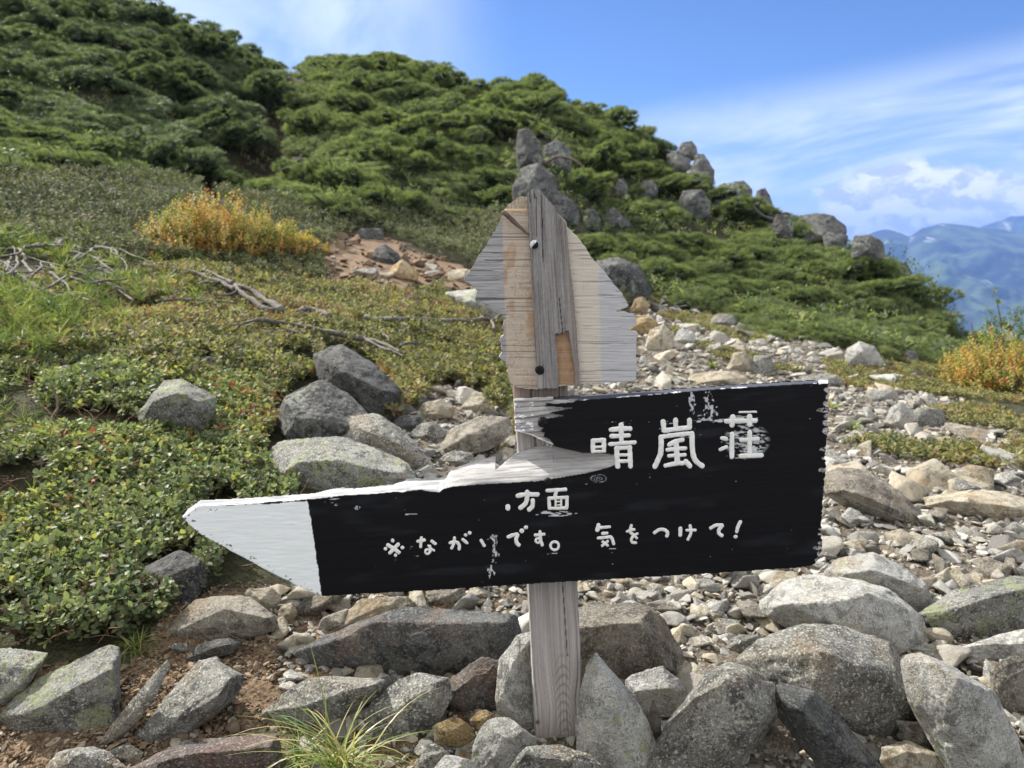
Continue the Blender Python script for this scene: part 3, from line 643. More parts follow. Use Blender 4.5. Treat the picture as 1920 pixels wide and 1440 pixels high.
rock('path_block', 'flat topped dark block beside the orange dirt path', 'hill', [(668,440),(675,430),(718,428),(722,462),(700,468),(672,462)], [], Y=8.2, lvl=4, depth=.5)
rock('path_rock', 'pale pointed rock in front of the flat topped dark block', 'hill', [(698,490),(705,468),(722,458),(745,475),(752,492),(725,496)], [], lvl=4)
rock('path_rock', 'ochre wedge shaped rock on the path', 'orange', [(728,522),(735,498),(755,488),(785,512),(780,525),(750,526)], [(745,508)], lvl=4)
rock('path_rock', 'tan rock on the path behind the left edge of the broken plate', 'tan', [(838,528),(845,508),(875,503),(892,512),(890,530)], [], lvl=4)
rock('lichened_flat_rock', 'pale lichened flat rock behind the left tip of the broken plate', 'lichen', [(838,550),(870,538),(915,545),(945,575),(955,600),(920,604),(870,585),(845,568)], [(890,565)], lvl=4, lean=1.5)
rock('mat_stone', 'weathered grey stone showing through the leaves on the left', 'hill', [(372,705),(378,672),(400,668),(412,690),(410,712)], [], lvl=4)
rock('mat_stone', 'whitish stone low in the leaves at far left', 'pale', [(92,715),(98,692),(125,685),(140,700),(138,718)], [], lvl=4)
rock('mat_stone', 'pale streaked stone behind the autumn bush', 'hill', [(290,375),(305,352),(345,352),(360,368),(350,382),(310,386)], [], lvl=4)
# boulders on the hill
HB = 'boulders among the dwarf pines'
HIDE = []
def hb(label, outline, ridge=(), Y=None, **k):
    k.setdefault('rough', .9); k.setdefault('chips', 7)
    o = np.array(outline, float); top, bot = o[:, 1].min(), o[:, 1].max(); cx = o[:, 0].mean()
    g = G(cx, bot-1)[1]
    if g < 30: Y = g*.97
    else:
        g = G(cx, bot+25)[1]; Y = g*.99 if g < 30 else Y
    # a buried foot below the visible outline
    outline = list(outline)+[(cx-np.ptp(o[:, 0])*.45, bot+.07/Y*FPX), (cx+np.ptp(o[:, 0])*.45, bot+.07/Y*FPX)]
    k.setdefault('grow', .90)
    HIDE.append((cx, top, np.ptp(o[:, 0]), bot, Y))
    return rock('boulder', label, 'hill', outline, ridge, Y, lvl=4, cat='boulder', group=HB, **k)
hb('dark lichened boulder behind the right side of the broken plate', [(1108,520),(1115,485),(1160,478),(1205,498),(1228,545),(1220,562),(1150,560),(1110,545)], [(1150,500),(1205,530)], 7.6, depth=.7)
hb('leaning grey boulder topmost in the rocky gap above the post', [(965,275),(970,240),(990,235),(1015,265),(1020,300),(1005,315),(975,300)], [], 13.2)
hb('light grey boulder above the post top, with a curved branch below it', [(1015,300),(1020,270),(1045,258),(1070,275),(1075,300),(1060,315),(1030,315)], [], 12.6)
hb('large blue grey boulder left of the sign top', [(958,350),(975,310),(1010,300),(1045,330),(1055,370),(1020,395),(975,385)], [(1000,335)], 11.4)
hb('rounded boulder just right of the sign top', [(1030,400),(1035,360),(1055,358),(1085,385),(1090,412),(1060,418)], [], 10.6)
hb('squat boulder behind the upper right of the broken plate', [(1090,418),(1095,392),(1120,390),(1128,410),(1115,425)], [], 10.4)
hb('jagged boulder on the slope right of the squat boulder', [(1130,420),(1135,390),(1150,385),(1175,412),(1192,425),(1160,430)], [], 10.2)
hb('half hidden pale boulder in the pines right of the sign top', [(1150,355),(1158,335),(1172,332),(1178,350),(1170,362)], [], 12)
hb('dark boulder in shadow between two pine clumps', [(1195,360),(1202,338),(1225,336),(1235,352),(1228,366)], [], 12)
hb('smooth grey boulder alone in the pines on the right slope', [(1266,385),(1280,355),(1318,350),(1336,378),(1335,398),(1300,405),(1272,398)], [(1300,370)], 11.6, rough=.7)
hb('topmost rock of the ridge against the sky', [(1270,285),(1275,264),(1298,262),(1308,275),(1310,295),(1285,298)], [], 15.0, depth=.9)
hb('second rock down the ridge skyline', [(1298,305),(1305,285),(1320,284),(1335,305),(1342,325),(1320,330)], [], 14.6, depth=.9)
hb('blocky rock on the skyline half way down the ridge', [(1368,360),(1375,338),(1400,336),(1412,350),(1410,368),(1385,372)], [], 13.6, depth=.9)
hb('tallest tooth of rock on the ridge skyline', [(1412,382),(1418,355),(1435,349),(1444,365),(1446,385),(1455,400),(1430,405)], [], 13.2, depth=.9)
hb('low rock right of the rock tooth on the ridge', [(1446,420),(1455,400),(1475,402),(1490,415),(1488,428),(1460,432)], [], 12.8, depth=.9)
hb('long dark rock on the skyline above the pines', [(1485,430),(1492,402),(1530,397),(1565,402),(1592,420),(1594,440),(1550,445),(1500,440)], [], 12.2, depth=.9)
hb('rock at the lower end of the skyline before the far mountains', [(1594,460),(1600,440),(1630,437),(1658,450),(1662,472),(1630,478),(1600,472)], [], 11.4, depth=.9)
hb('thin rock edge under the lower skyline rock', [(1672,505),(1678,486),(1700,488),(1712,512),(1700,525),(1680,518)], [], 10.8, depth=.9)
hb('small dark rock at the foot of the pines on the right', [(1690,672),(1700,655),(1718,655),(1725,670),(1710,680)], [], None)

def ridge_rubble():
    r = np.random.default_rng(33); line = np.array([(1262,283),(1300,300),(1345,335),(1372,358),(1412,385),(1450,412),(1490,428),(1540,438),(1595,446),(1640,470),(1690,515),(1735,560),(1775,605),(1825,650)], float)
    dist = np.interp(line[:, 0], [1262, 1400, 1560, 1670, 1760, 1840], [14.9, 13.4, 12.0, 10.9, 9.8, 8.9])
    for k in range(34):
        t = r.uniform(0, len(line)-1.01); i = int(t); p = line[i]+(line[i+1]-line[i])*(t-i)+r.normal(0, 5, 2)+[0, 6]; Y = dist[i]+(dist[i+1]-dist[i])*(t-i)
        w, h = r.uniform(11, 30), r.uniform(9, 20); a = np.sort(r.uniform(0, 2*PI, 7))
        rock('ridge_rock', 'small dark angular rock in the broken rocky edge of the ridge', 'hill', [(p[0]+math.cos(q)*w, p[1]+math.sin(q)*h) for q in a]+[(p[0]-w*.8, p[1]+h+8), (p[0]+w*.8, p[1]+h+8)], [], Y, lvl=3, depth=.9, cat='rock', group='broken rocks along the ridge edge', rough=.9, chips=6)
ridge_rubble()
# ------------------------------------------------------------------ loose stones
def stone_lib(n, lvl, seed0, flat=(.28, .62)):
    out = []
    for k in range(n):
        r = np.random.default_rng(seed0+k)
        P = r.normal(size=(r.integers(7, 11), 3)); P /= np.linalg.norm(P, axis=1, keepdims=True)
        P *= np.array([1, r.uniform(.55, .95), r.uniform(*flat)])
        V, F = rock_shape(P, lvl, seed0+k, .6, 260, 6)
        out.append((V-V.mean(0), F))
    return out
def rotm(yaw, tx, ty):
    cy_, sy = np.cos(yaw), np.sin(yaw); cx, sx = np.cos(tx), np.sin(tx); c2, s2 = np.cos(ty), np.sin(ty)
    O = np.zeros_like(yaw); I = np.ones_like(yaw)
    Rz = np.stack([np.stack([cy_, -sy, O], -1), np.stack([sy, cy_, O], -1), np.stack([O, O, I], -1)], -2)
    Rx = np.stack([np.stack([I, O, O], -1), np.stack([O, cx, -sx], -1), np.stack([O, sx, cx], -1)], -2)
    Ry = np.stack([np.stack([c2, O, s2], -1), np.stack([O, I, O], -1), np.stack([-s2, O, c2], -1)], -2)
    return Rz@Rx@Ry
def sample_ground(n, y0, y1, polys, excl=(), margin=250, jit=20, bias=1.0, seed=1):
    """random ground points inside regions of the picture; density per square metre falls with distance ** bias"""
    r = np.random.default_rng(seed); out = []
    got = 0; it = 0
    while got < n and it < 60:
        it += 1; m = 20000
        u = r.random(m)
        if bias == 0: y = np.sqrt(y0*y0+u*(y1*y1-y0*y0))
        else: y = (y0**(2-bias)+u*(y1**(2-bias)-y0**(2-bias)))**(1/(2-bias)) if bias != 2 else y0*(y1/y0)**u
        x = r.uniform(-.95, .95, m)*y
        z = hz(x, y); px, py, _ = project(np.stack([x, y, z], -1))
        jx = px+jit*n2(x*2.5, y*2.5, 2, seed); jy = py+jit*.7*n2(x*2.5+5, y*2.5, 2, seed+1)
        k = (px > -margin) & (px < 1920+margin) & (py < 1520+margin*.3)
        if polys is not None:
            q = np.zeros(m, bool)
            for p in polys: q |= inpoly(jx, jy, p)
            k &= q
        for p in excl: k &= ~inpoly(jx, jy, p)
        out.append(np.stack([x, y, z], -1)[k]); got += k.sum()
    return np.concatenate(out)[:n] if out else np.zeros((0, 3))
GREEN_STRIP = [(1160,570),(1330,580),(1500,640),(1640,690),(1760,760),(2100,830),(2100,770),(1900,745),(1750,670),(1500,610),(1250,560)]
GREEN_PATCH = [[(1235,590),(1330,585),(1440,640),(1420,690),(1330,665),(1250,625)], [(1540,680),(1700,690),(1820,760),(1960,800),(1960,860),(1780,800),(1700,770),(1560,730)], [(1560,800),(1640,790),(1720,830),(1850,850),(1960,850),(1960,890),(1800,885),(1680,862),(1580,838)], [(1420,690),(1500,690),(1560,730),(1540,760),(1450,715)]]
def scatter_stones():
    lib = stone_lib(12, 3, 500)
    mats = ['chips', 'tan', 'grey', 'pale', 'brown']
    meshes = {}
    def get(k, m):
        if (k, m) not in meshes:
            V, F = lib[k]; meshes[(k, m)] = mesh_data('stone', V, F, M[m])
        return meshes[(k, m)]
    r = np.random.default_rng(77)
    P = sample_ground(6800, 1.0, 9.0, [SCREE], [], 200, 25, 1.35, 41)
    size = np.exp(r.normal(math.log(.0175), .55, len(P)))*(1+.10*P[:, 1])
    size = np.minimum(size, .13)
    B = sample_ground(480, 1.05, 1.9, [BROWN], [SCREE], 40, 15, 1.0, 43)
    sb = np.exp(r.normal(math.log(.0085), .5, len(B))); sb = np.minimum(sb, .032)
    T = sample_ground(260, 4.5, 8.5, [PATH], [], 0, 15, .5, 47); stt = np.exp(r.normal(math.log(.045), .45, len(T)))
    K = sample_ground(150, 1.02, 1.75, [[(880,1150),(1300,1100),(1500,1060),(1960,1060),(1960,1480),(880,1480)]], [], 0, 10, .6, 49)
    P = np.concatenate([P, K]); size = np.concatenate([size, np.exp(r.normal(math.log(.034), .35, len(K)))])
    allP = np.concatenate([P, B, T]); S = np.concatenate([size, sb, stt]); zone = np.concatenate([np.zeros(len(P)), np.ones(len(B)), np.full(len(T), 2)])
    px, py, d = project(allP)
    inside = np.zeros(len(allP), bool)
    for ol in OUTL: inside |= inpoly(px, py-S/d*FPX*.5, ol)
    kp = ~(inside & (S > .016)) & ~(inpoly(px, py, [(950,1300),(1135,1300),(1135,1450),(950,1450)]) & (S > .009) & (allP[:, 1] < 1.2)); allP, S, zone = allP[kp], S[kp], zone[kp]; px, py, d = project(allP); app = S/d*FPX
    vis = (px > -10) & (px < 1930) & (py < 1450)
    # hidden straight behind the board and plate: leave those out of the individuals
    hid = inpoly(px, py, [(342,950),(1545,730),(1540,1060),(605,1112),(345,975)]) | inpoly(px, py, [(960,380),(1185,590),(1190,715),(950,715)])
    order = np.argsort(-np.where(vis & ~hid, app, 0)); pick = order[:215]
    lab = {0: ('pale angular stone lying loose in the scree', 'loose stones in the scree'), 1: ('small brown stone lying on the dirt below the arrow', 'small stones on the brown dirt'), 2: ('pale stone lying on the orange dirt path', 'stones on the dirt path')}
    n3 = normal(allP[:, 0], allP[:, 1])
    for i in pick:
        k = int(r.integers(12)); m = mats[int(r.choice(5, p=[.34, .22, .15, .19, .10]))] if zone[i] != 1 else ['brown', 'chips', 'grey'][int(r.integers(3))]
        p = allP[i]; s = S[i]
        o = obj('stone', get(k, m), None, (p[0], p[1], p[2]+s*.22))
        o.rotation_euler = (r.normal(0, .28), r.normal(0, .28), r.uniform(0, 2*PI)); o.scale = (s, s*r.uniform(.75, 1.1), s*r.uniform(.8, 1.2))
        l, gname = lab[int(zone[i])]
        if zone[i] != 1:
            cw = {'chips': 'mottled', 'tan': 'tan', 'grey': 'grey', 'pale': 'whitish', 'brown': 'brown'}[m]
            x_, y_ = px[i], py[i]; sz = 'large' if app[i] > 30 else 'small'
            if zone[i] == 2: wh = 'on the orange dirt path'
            elif x_ < 960: wh = 'on the trail left of the post' if y_ < 900 else 'on the ground left of the post below the board'
            elif x_ < 1200 and y_ > 1050: wh = 'just right of the post below the board'
            elif y_ > 1200: wh = 'among the boulders at lower right'
            elif y_ > 1040: wh = 'below the right half of the board' if x_ < 1560 else 'behind the lower right boulders'
            elif y_ > 860: wh = 'right of the board, beside the flat grey scree boulder' if x_ < 1740 else 'at the right edge near the long pale slab'
            elif y_ > 745: wh = 'right of the board top corner' if x_ < 1740 else 'at the right edge below the orange plants'
            elif x_ < 1330: wh = 'on the upper scree beside the broken plate'
            else: wh = 'on the upper scree above the board top edge'
            l = f"{sz} {cw} angular stone lying loose {wh}"; gname = f"{sz} {cw} stones {wh}"
        tag(o, l, 'stone', gname, 'thing')
    rest = np.ones(len(allP), bool); rest[pick] = False
    # everything smaller: one carpet of gravel
    lo = stone_lib(8, 2, 800); lo1 = stone_lib(8, 1, 900)
    gp = sample_ground(21000, .95, 8.0, [SCREE], [], 200, 25, 1.2, 51); gs = np.exp(r.normal(math.log(.0075), .35, len(gp)))*(1+.12*gp[:, 1])
    bp = sample_ground(9000, 1.0, 1.9, [BROWN], [SCREE], 80, 15, .8, 53); bs = np.exp(r.normal(math.log(.0032), .5, len(bp)))
    gg = sample_ground(900, 1.6, 6.5, GREEN_PATCH, [], 40, 15, 1.0, 57); gsz = np.exp(r.normal(math.log(.012), .4, len(gg)))*(1+.10*gg[:, 1])
    def carpet(name, P, S, lib_, label, mat):
        pv = []; pf = []; pr = []; n = 0
        pick_ = r.integers(len(lib_), size=len(P))
        for k, (V, F) in enumerate(lib_):
            q = np.where(pick_ == k)[0]
            if not len(q): continue
            Rm = rotm(r.uniform(0, 2*PI, len(q)), r.normal(0, .35, len(q)), r.normal(0, .35, len(q)))
            X = np.einsum('nij,vj->nvi', Rm, V)*S[q][:, None, None]+(P[q]+np.stack([0*S[q], 0*S[q], S[q]*.25], -1))[:, None, :]
            pv.append(X.reshape(-1, 3)); pf.append((F[None]+(np.arange(len(q))*len(V))[:, None, None]+n).reshape(-1, 3)); n += len(q)*len(V)
            pr.append(np.repeat(r.random(len(q)), len(V)))
        o = obj(name, mesh_data(name, np.concatenate(pv), np.concatenate(pf), M[mat], False, {'rnd': np.concatenate(pr)}))
        tag(o, label, 'gravel', None, 'stuff')
    carpet('loose_stones', allP[rest & (zone == 0)], S[rest & (zone == 0)], lo, 'bed of smaller angular stones covering the scree slope', 'chips')
    carpet('gravel', np.concatenate([gp, gg]), np.concatenate([gs, gsz]), lo1, 'fine pale gravel between the stones of the scree', 'chips')
    bb = rest & (zone > 0)
    carpet('brown_grit', np.concatenate([bp, allP[bb]]), np.concatenate([bs, S[bb]]), lo1, 'fine brown grit and chips on the dirt below the arrow', 'grit')
scatter_stones()

# ------------------------------------------------------------------ plants
def needle_tuft(n, ln, wd, r, spread=1.0, stem=.0):
    """a bottle brush shoot of pine needles along +Z; returns V,F and shade 0..1"""
    V = []; F = []
    for k in range(n):
        a = r.uniform(0, 2*PI); up = r.uniform(.25, 1.15)*1.0
        d = np.array([math.cos(a)*spread, math.sin(a)*spread, up]); d /= np.linalg.norm(d)
        s = np.cross(d, r.normal(size=3)); s /= np.linalg.norm(s)
        b = np.array([0, 0, r.uniform(-.5, .25)*ln]); l = ln*r.uniform(.7, 1.1)
        i = len(V); V += [b-s*wd*.5, b+s*wd*.5, b+d*l]; F.append((i, i+1, i+2))
    return np.array(V), np.array(F)
def align(N):
    """rotation matrices taking +Z to each N"""
    N = N/np.linalg.norm(N, axis=-1, keepdims=True); h = np.where(np.abs(N[:, 2:3]) < .9, np.array([[0, 0, 1.]]), np.array([[1., 0, 0]]))
    X = np.cross(h, N); X /= np.linalg.norm(X, axis=-1, keepdims=True); Y = np.cross(N, X)
    return np.stack([X, Y, N], -1)
def stamp(lib, P, N, S, r, spin=True):
    """copies of small templates at points P, pointing along N, sized S; returns V, F, rnd"""
    Rm = align(N); pk = r.integers(len(lib), size=len(P)); Vs = []; Fs = []; Rs = []; n = 0
    a = r.uniform(0, 2*PI, len(P)) if spin else np.zeros(len(P))
    Z = np.stack([np.stack([np.cos(a), -np.sin(a), 0*a], -1), np.stack([np.sin(a), np.cos(a), 0*a], -1), np.stack([0*a, 0*a, 1+0*a], -1)], -2)
    Rm = Rm@Z
    for k, t in enumerate(lib):
        q = np.where(pk == k)[0]
        if not len(q): continue
        V, F = t[0], t[1]; base = t[2] if len(t) > 2 else np.zeros(len(V))
        X = np.einsum('nij,vj->nvi', Rm[q], V)*S[q][:, None, None]+P[q][:, None, :]
        Vs.append(X.reshape(-1, 3)); Fs.append((F[None]+(np.arange(len(q))*len(V))[:, None, None]+n).reshape(-1, F.shape[1]))
        Rs.append((r.random(len(q))[:, None]*.72+base[None]*.28).ravel()); n += len(q)*len(V)
    return np.concatenate(Vs), np.concatenate(Fs), np.concatenate(Rs)
def tube(pts, rad, n=7, seed=0, rough=.12):
    pts = np.asarray(pts, float); rad = np.asarray(rad, float)*np.ones(len(pts)); m = len(pts)
    T = np.gradient(pts, axis=0); T /= np.linalg.norm(T, axis=1, keepdims=True)+1e-9
    up = np.array([.13, .21, .97]); A = np.cross(T, up); A /= np.linalg.norm(A, axis=1, keepdims=True)+1e-9; B = np.cross(T, A)
    a = np.linspace(0, 2*PI, n, endpoint=False); rr = rad[:, None]*(1+rough*vn3(np.stack([np.arange(m)[:, None]*.7+0*a, np.cos(a)[None]*1.3+0*rad[:, None], np.sin(a)[None]*1.3+seed+0*rad[:, None]], -1), seed))
    V = pts[:, None]+(A[:, None]*np.cos(a)[None, :, None]+B[:, None]*np.sin(a)[None, :, None])*rr[..., None]
    V = V.reshape(-1, 3); i = np.arange(m-1)[:, None]*n+np.arange(n); j = np.arange(m-1)[:, None]*n+(np.arange(n)+1) % n
    F = np.concatenate([np.stack([i, j, j+n], -1).reshape(-1, 3), np.stack([i, j+n, i+n], -1).reshape(-1, 3)])
    c = len(V); V = np.concatenate([V, pts[:1], pts[-1:]]); e = (m-1)*n
    F = np.concatenate([F, [(c, (k+1) % n, k) for k in range(n)], [(c+1, e+k, e+(k+1) % n) for k in range(n)]])
    return V, F
def curve(pts, n=14):
    pts = np.asarray(pts, float); t = np.linspace(0, len(pts)-1, n); i = np.clip(t.astype(int), 0, len(pts)-2); f = (t-i)[:, None]
    g = lambda k: pts[np.clip(k, 0, len(pts)-1)]
    p0, p1, p2, p3 = g(i-1), g(i), g(i+1), g(i+2)
    return .5*((2*p1)+(-p0+p2)*f+(2*p0-5*p1+4*p2-p3)*f*f+(-p0+3*p1-3*p2+p3)*f**3)

def pine_variant(seed, lobes, tufts, needle=(34, .112, .0088)):
    """a low mat of pine: lobes carrying bottle brush shoots"""
    r = np.random.default_rng(seed); lb = []
    for k in range(lobes):
        a = r.uniform(0, 2*PI); q = math.sqrt(r.random())*.80
        lb.append((np.array([math.cos(a)*q, math.sin(a)*q, r.uniform(.10, .36)-.14*q]), r.uniform(.13, .27)))
    P = []; N = []; S = []
    C = np.array([c for c, _ in lb]); Rr = np.array([x for _, x in lb])
    while len(P) < tufts:
        k = r.integers(lobes); d = r.normal(size=3); d[2] = abs(d[2])*1.1-.30; d /= np.linalg.norm(d)
        p = C[k]+d*Rr[k]*r.uniform(.86, 1.06)*np.array([1, 1, .85])
        dist = np.linalg.norm((p-C)/np.array([1, 1, .85]), axis=1)/Rr; dist[k] = 9
        if dist.min() < .80: continue
        if len(P) and np.min(np.linalg.norm(np.array(P)-p, axis=1)) < .040 and r.random() < .9: continue
        P.append(p); N.append(d*.85+np.array([0, 0, .55])+r.normal(size=3)*.15)
    lib = []
    for k in range(7):
        V, F = needle_tuft(needle[0], needle[1], needle[2], r, r.uniform(.8, 1.1)); lib.append((V, F, np.tile([0, 0, 1.0], needle[0])*r.uniform(.5, 1)))
    V, F, A = stamp(lib, np.array(P), np.array(N), r.uniform(.65, 1.2, len(P)), r)
    cores = []
    for k in range(lobes):
        Q_, Fc = ICO[2]; e = Rr[k]*.40*(1+.22*vn3(Q_*2.2+k, seed)); Q = C[k]+Q_*e[:, None]*np.array([1, 1, .8]); Q[:, 2] = np.maximum(Q[:, 2]-.04, -.12); cores.append((Q, Fc))
    for k in range(5):
        a = r.uniform(0, 2*PI); p = [np.array([0, 0, -.15]), np.array([math.cos(a)*.3, math.sin(a)*.3, .04]), np.array([math.cos(a+.3)*.65, math.sin(a+.3)*.65, .14]), np.array([math.cos(a+.2)*.9, math.sin(a+.2)*.9, .30])]
        cores.append(tube(curve(p, 8), np.linspace(.030, .010, 8), 5, k))
    Vc, Fc = join(cores)
    return mesh_data('foliage', V, F, M['pine'], True, {'rnd': A}), mesh_data('branches', Vc, Fc, M['core'])
HILL = [(-700,-400),(-700,420),(-60,335),(120,330),(330,345),(395,330),(450,300),(470,355),(560,400),(700,415),(860,395),(960,420),(1090,520),(1200,560),(1340,585),(1500,640),(1640,690),(1760,712),(1860,700),(1780,600),(1700,500),(1600,400),(1400,330),(1200,200),(900,60),(560,20),(300,-60),(0,-400)]
HOLES = [[(955,400),(950,235),(1000,225),(1085,250),(1105,300),(1060,330),(1080,395),(1050,430),(985,410)], [(1085,425),(1090,385),(1200,395),(1200,430)], [(1262,400),(1275,350),(1325,345),(1345,380),(1335,402)], [(1100,560),(1105,478),(1170,470),(1235,545),(1225,575)]]
def poisson(P, rad, r):
    keep = []; cell = {}
    for i in range(len(P)):
        x, y = P[i, 0], P[i, 1]; q = rad[i]; cx, cyy = int(x//1.0), int(y//1.0); ok = True
        R_ = int(math.ceil(q))+1
        for a in range(cx-R_, cx+R_+1):
            for b in range(cyy-R_, cyy+R_+1):
                for j in cell.get((a, b), ()):
                    if (P[j, 0]-x)**2+(P[j, 1]-y)**2 < (.5*(q+rad[j]))**2: ok = False; break
                if not ok: break
            if not ok: break
        if ok: keep.append(i); cell.setdefault((cx, cyy), []).append(i)
    return keep
def build_pines():
    r = np.random.default_rng(5)
    var = [pine_variant(60+k, 26+k % 3, 640) for k in range(6)]
    near = [pine_variant(80+k, 28, 900, (34, .082, .0058)) for k in range(3)]
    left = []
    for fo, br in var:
        m2 = fo.copy(); m2.materials[0] = M['pine_shade']; left.append((m2, br))
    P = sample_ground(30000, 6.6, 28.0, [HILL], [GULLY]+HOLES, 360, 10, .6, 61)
    rad = .30+.027*P[:, 1]
    keep = poisson(P, rad, r); P = P[keep]; rad = rad[keep]
    N = normal(P[:, 0], P[:, 1], .4); px, py, d = project(P)
    # those facing away behind the crest show nothing: keep only what some sight line can reach
    top = P+np.array([0, 0, .75]); ok = np.ones(len(P), bool)
    for i in range(len(P)):
        dirv = top[i]-np.array([0, 0, CZ]); t = np.linspace(.25, .96, 40)
        q = np.array([0, 0, CZ])+dirv*t[:, None]
        if (hz(q[:, 0], q[:, 1])+.25 > q[:, 2]).sum() > 2: ok[i] = False
    bp_, bpy_, bd = project(P+np.array([0, 0, .35]))
    for ox in (-.35, 0, .35):
        ok &= ~inpoly(bp_+ox*rad/bd*FPX, bpy_, GULLY)
    for (cx, top_, w_, bot_, Yr) in HIDE:
        rr = rad/bd*FPX*.42
        ok &= ~((np.abs(bp_-cx) < w_*.40+rr) & (bpy_ > top_-rr*.3) & (bpy_ < bot_-rr*.35) & (P[:, 1] < Yr+.9) & (P[:, 1] > Yr-3.0))
    ok &= (px > -190) & (px < 2080) & (py > -160)
    P, rad, N, px, py = P[ok], rad[ok], N[ok], px[ok], py[ok]
    print('pines', len(P))
    for i in range(len(P)):
        fol, br = (near if P[i, 1] < 9.5 else var)[int(r.integers(3 if P[i, 1] < 9.5 else 6))]
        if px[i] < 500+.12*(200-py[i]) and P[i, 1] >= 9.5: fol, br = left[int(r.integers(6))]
        if px[i] < 500+.12*(200-py[i]): lab, gr = 'dark dwarf pine bush on the shaded hillside left of the gully', 'dwarf pines left of the gully'
        elif py[i] > 470 or (px[i] > 1100 and py[i] > 380): lab, gr = 'bright green dwarf pine bush on the lower right slope above the scree', 'dwarf pines on the lower right slope'
        else: lab, gr = 'green dwarf pine bush on the sunlit middle slope right of the gully', 'dwarf pines on the middle slope'
        sky_ = 'on the skyline' if (py[i] < 150+.36*max(0, px[i]-600)+(80 if px[i] < 600 else 0)-60) else None
        if px[i] < 500:
            wh = sky_ or ('high on the shaded slope' if py[i] < 150 else 'half way up the shaded slope' if py[i] < 250 else 'at the foot of the shaded slope')
            wh += ' at far left' if px[i] < 170 else ' left of the gully' if px[i] < 340 else ' beside the gully edge'
            lab, gr = 'dark dwarf pine bush '+wh, 'dwarf pines '+wh
        else:
            wh = sky_ or ('high on the sunlit slope' if py[i] < 200 else 'half way up the sunlit slope' if py[i] < 310 else 'low on the sunlit slope' if py[i] < 430 else 'at the bottom of the slope')
            wh += ' right of the gully' if px[i] < 720 else ' left above the broken plate' if px[i] < 960 else ' by the boulders over the plate' if px[i] < 1200 else ' around the lone grey boulder' if px[i] < 1420 else ' below the ridge rocks' if px[i] < 1620 else ' before the far mountains'
            lab, gr = 'green dwarf pine bush '+wh, 'dwarf pines '+wh
        n = N[i]; t = root_at('dwarf_pine', (P[i, 0], P[i, 1], P[i, 2]-.05), lab, 'pine bush', gr)
        s = rad[i]*r.uniform(1.18, 1.38)
        t.scale = (s, s, s*r.uniform(.58, .74)); t.rotation_euler = (math.atan2(-n[1], n[2])*.7, math.atan2(n[0], n[2])*.7, r.uniform(0, 2*PI))
        t.rotation_mode = 'XYZ'
        obj('foliage', fol, t); obj('branches', br, t)
build_pines()

def leaf(l, w, cup, r, fold=.0):
    """one oval leaf: six points round a raised midrib"""
    p = np.array([(0, 0, 0), (l*.3, -w*.42, cup*.5), (l*.68, -w*.45, cup), (l, 0, cup*.3), (l*.68, w*.45, cup), (l*.3, w*.42, cup*.5), (l*.5, 0, 0)])
    F = np.array([(0, 1, 6), (1, 2, 6), (2, 3, 6), (3, 4, 6), (4, 5, 6), (5, 0, 6)])
    return p, F
def leaf2(l, w, r):
    return np.array([(0, 0, 0), (l*.5, -w*.5, .02*l), (l, 0, 0), (l*.5, w*.5, .02*l)]), np.array([(0, 1, 2), (0, 2, 3)])
def sprig(n, l, w, r, tall=1.0, fine=True):
    """leaves whorled up a short stem"""
    Vs = []; Fs = []; A = []; m = 0
    for k in range(n):
        V, F = leaf(l*r.uniform(.7, 1.15), w*r.uniform(.8, 1.15), .12*l, r) if fine else leaf2(l*r.uniform(.7, 1.15), w, r)
        a = k*2.4+r.normal(0, .3); pitch = r.uniform(.0, 1.0)*.9; h = tall*l*(k/n)*1.2; ca, sa = math.cos(a), math.sin(a); cp, sp = math.cos(pitch), math.sin(pitch)
        X = np.stack([V[:, 0]*cp-V[:, 2]*sp+.08*l, V[:, 1], V[:, 0]*sp+V[:, 2]*cp], -1)
        X = np.stack([X[:, 0]*ca-X[:, 1]*sa, X[:, 0]*sa+X[:, 1]*ca, X[:, 2]+h], -1)
        Vs.append(X); Fs.append(F+m); m += len(X); A.append(np.full(len(X), r.random()))
    return np.concatenate(Vs), np.concatenate(Fs), np.concatenate(A)
def blade_tuft(n, ln, wd, r, droop=.6, seg=5):
    Vs = []; Fs = []; A = []; m = 0
    for k in range(n):
        a = r.uniform(0, 2*PI); l = ln*r.uniform(.5, 1.1); tilt = r.uniform(.1, 1.0)*droop; c = r.uniform(.3, 1.3)*droop
        t = np.linspace(0, 1, seg); th = tilt+c*t*1.2
        x = np.cumsum(np.sin(th))*l/seg; z = np.cumsum(np.cos(th))*l/seg; x -= x[0]; z -= z[0]
        w = wd*(1-t**1.6)+wd*.08; o = r.normal(0, ln*.05, 2)
        L = np.stack([x*math.cos(a)-w*math.sin(a)*.5+o[0], x*math.sin(a)+w*math.cos(a)*.5+o[1], z], -1)
        Q = np.stack([x*math.cos(a)+w*math.sin(a)*.5+o[0], x*math.sin(a)-w*math.cos(a)*.5+o[1], z], -1)
        Vs += [L, Q]; i = np.arange(seg-1)
        Fs.append(np.stack([i, i+1, i+seg+1, i+seg], -1)+m); m += 2*seg; A.append(np.full(2*seg, r.random()))
    return np.concatenate(Vs), np.concatenate(Fs), np.concatenate(A)
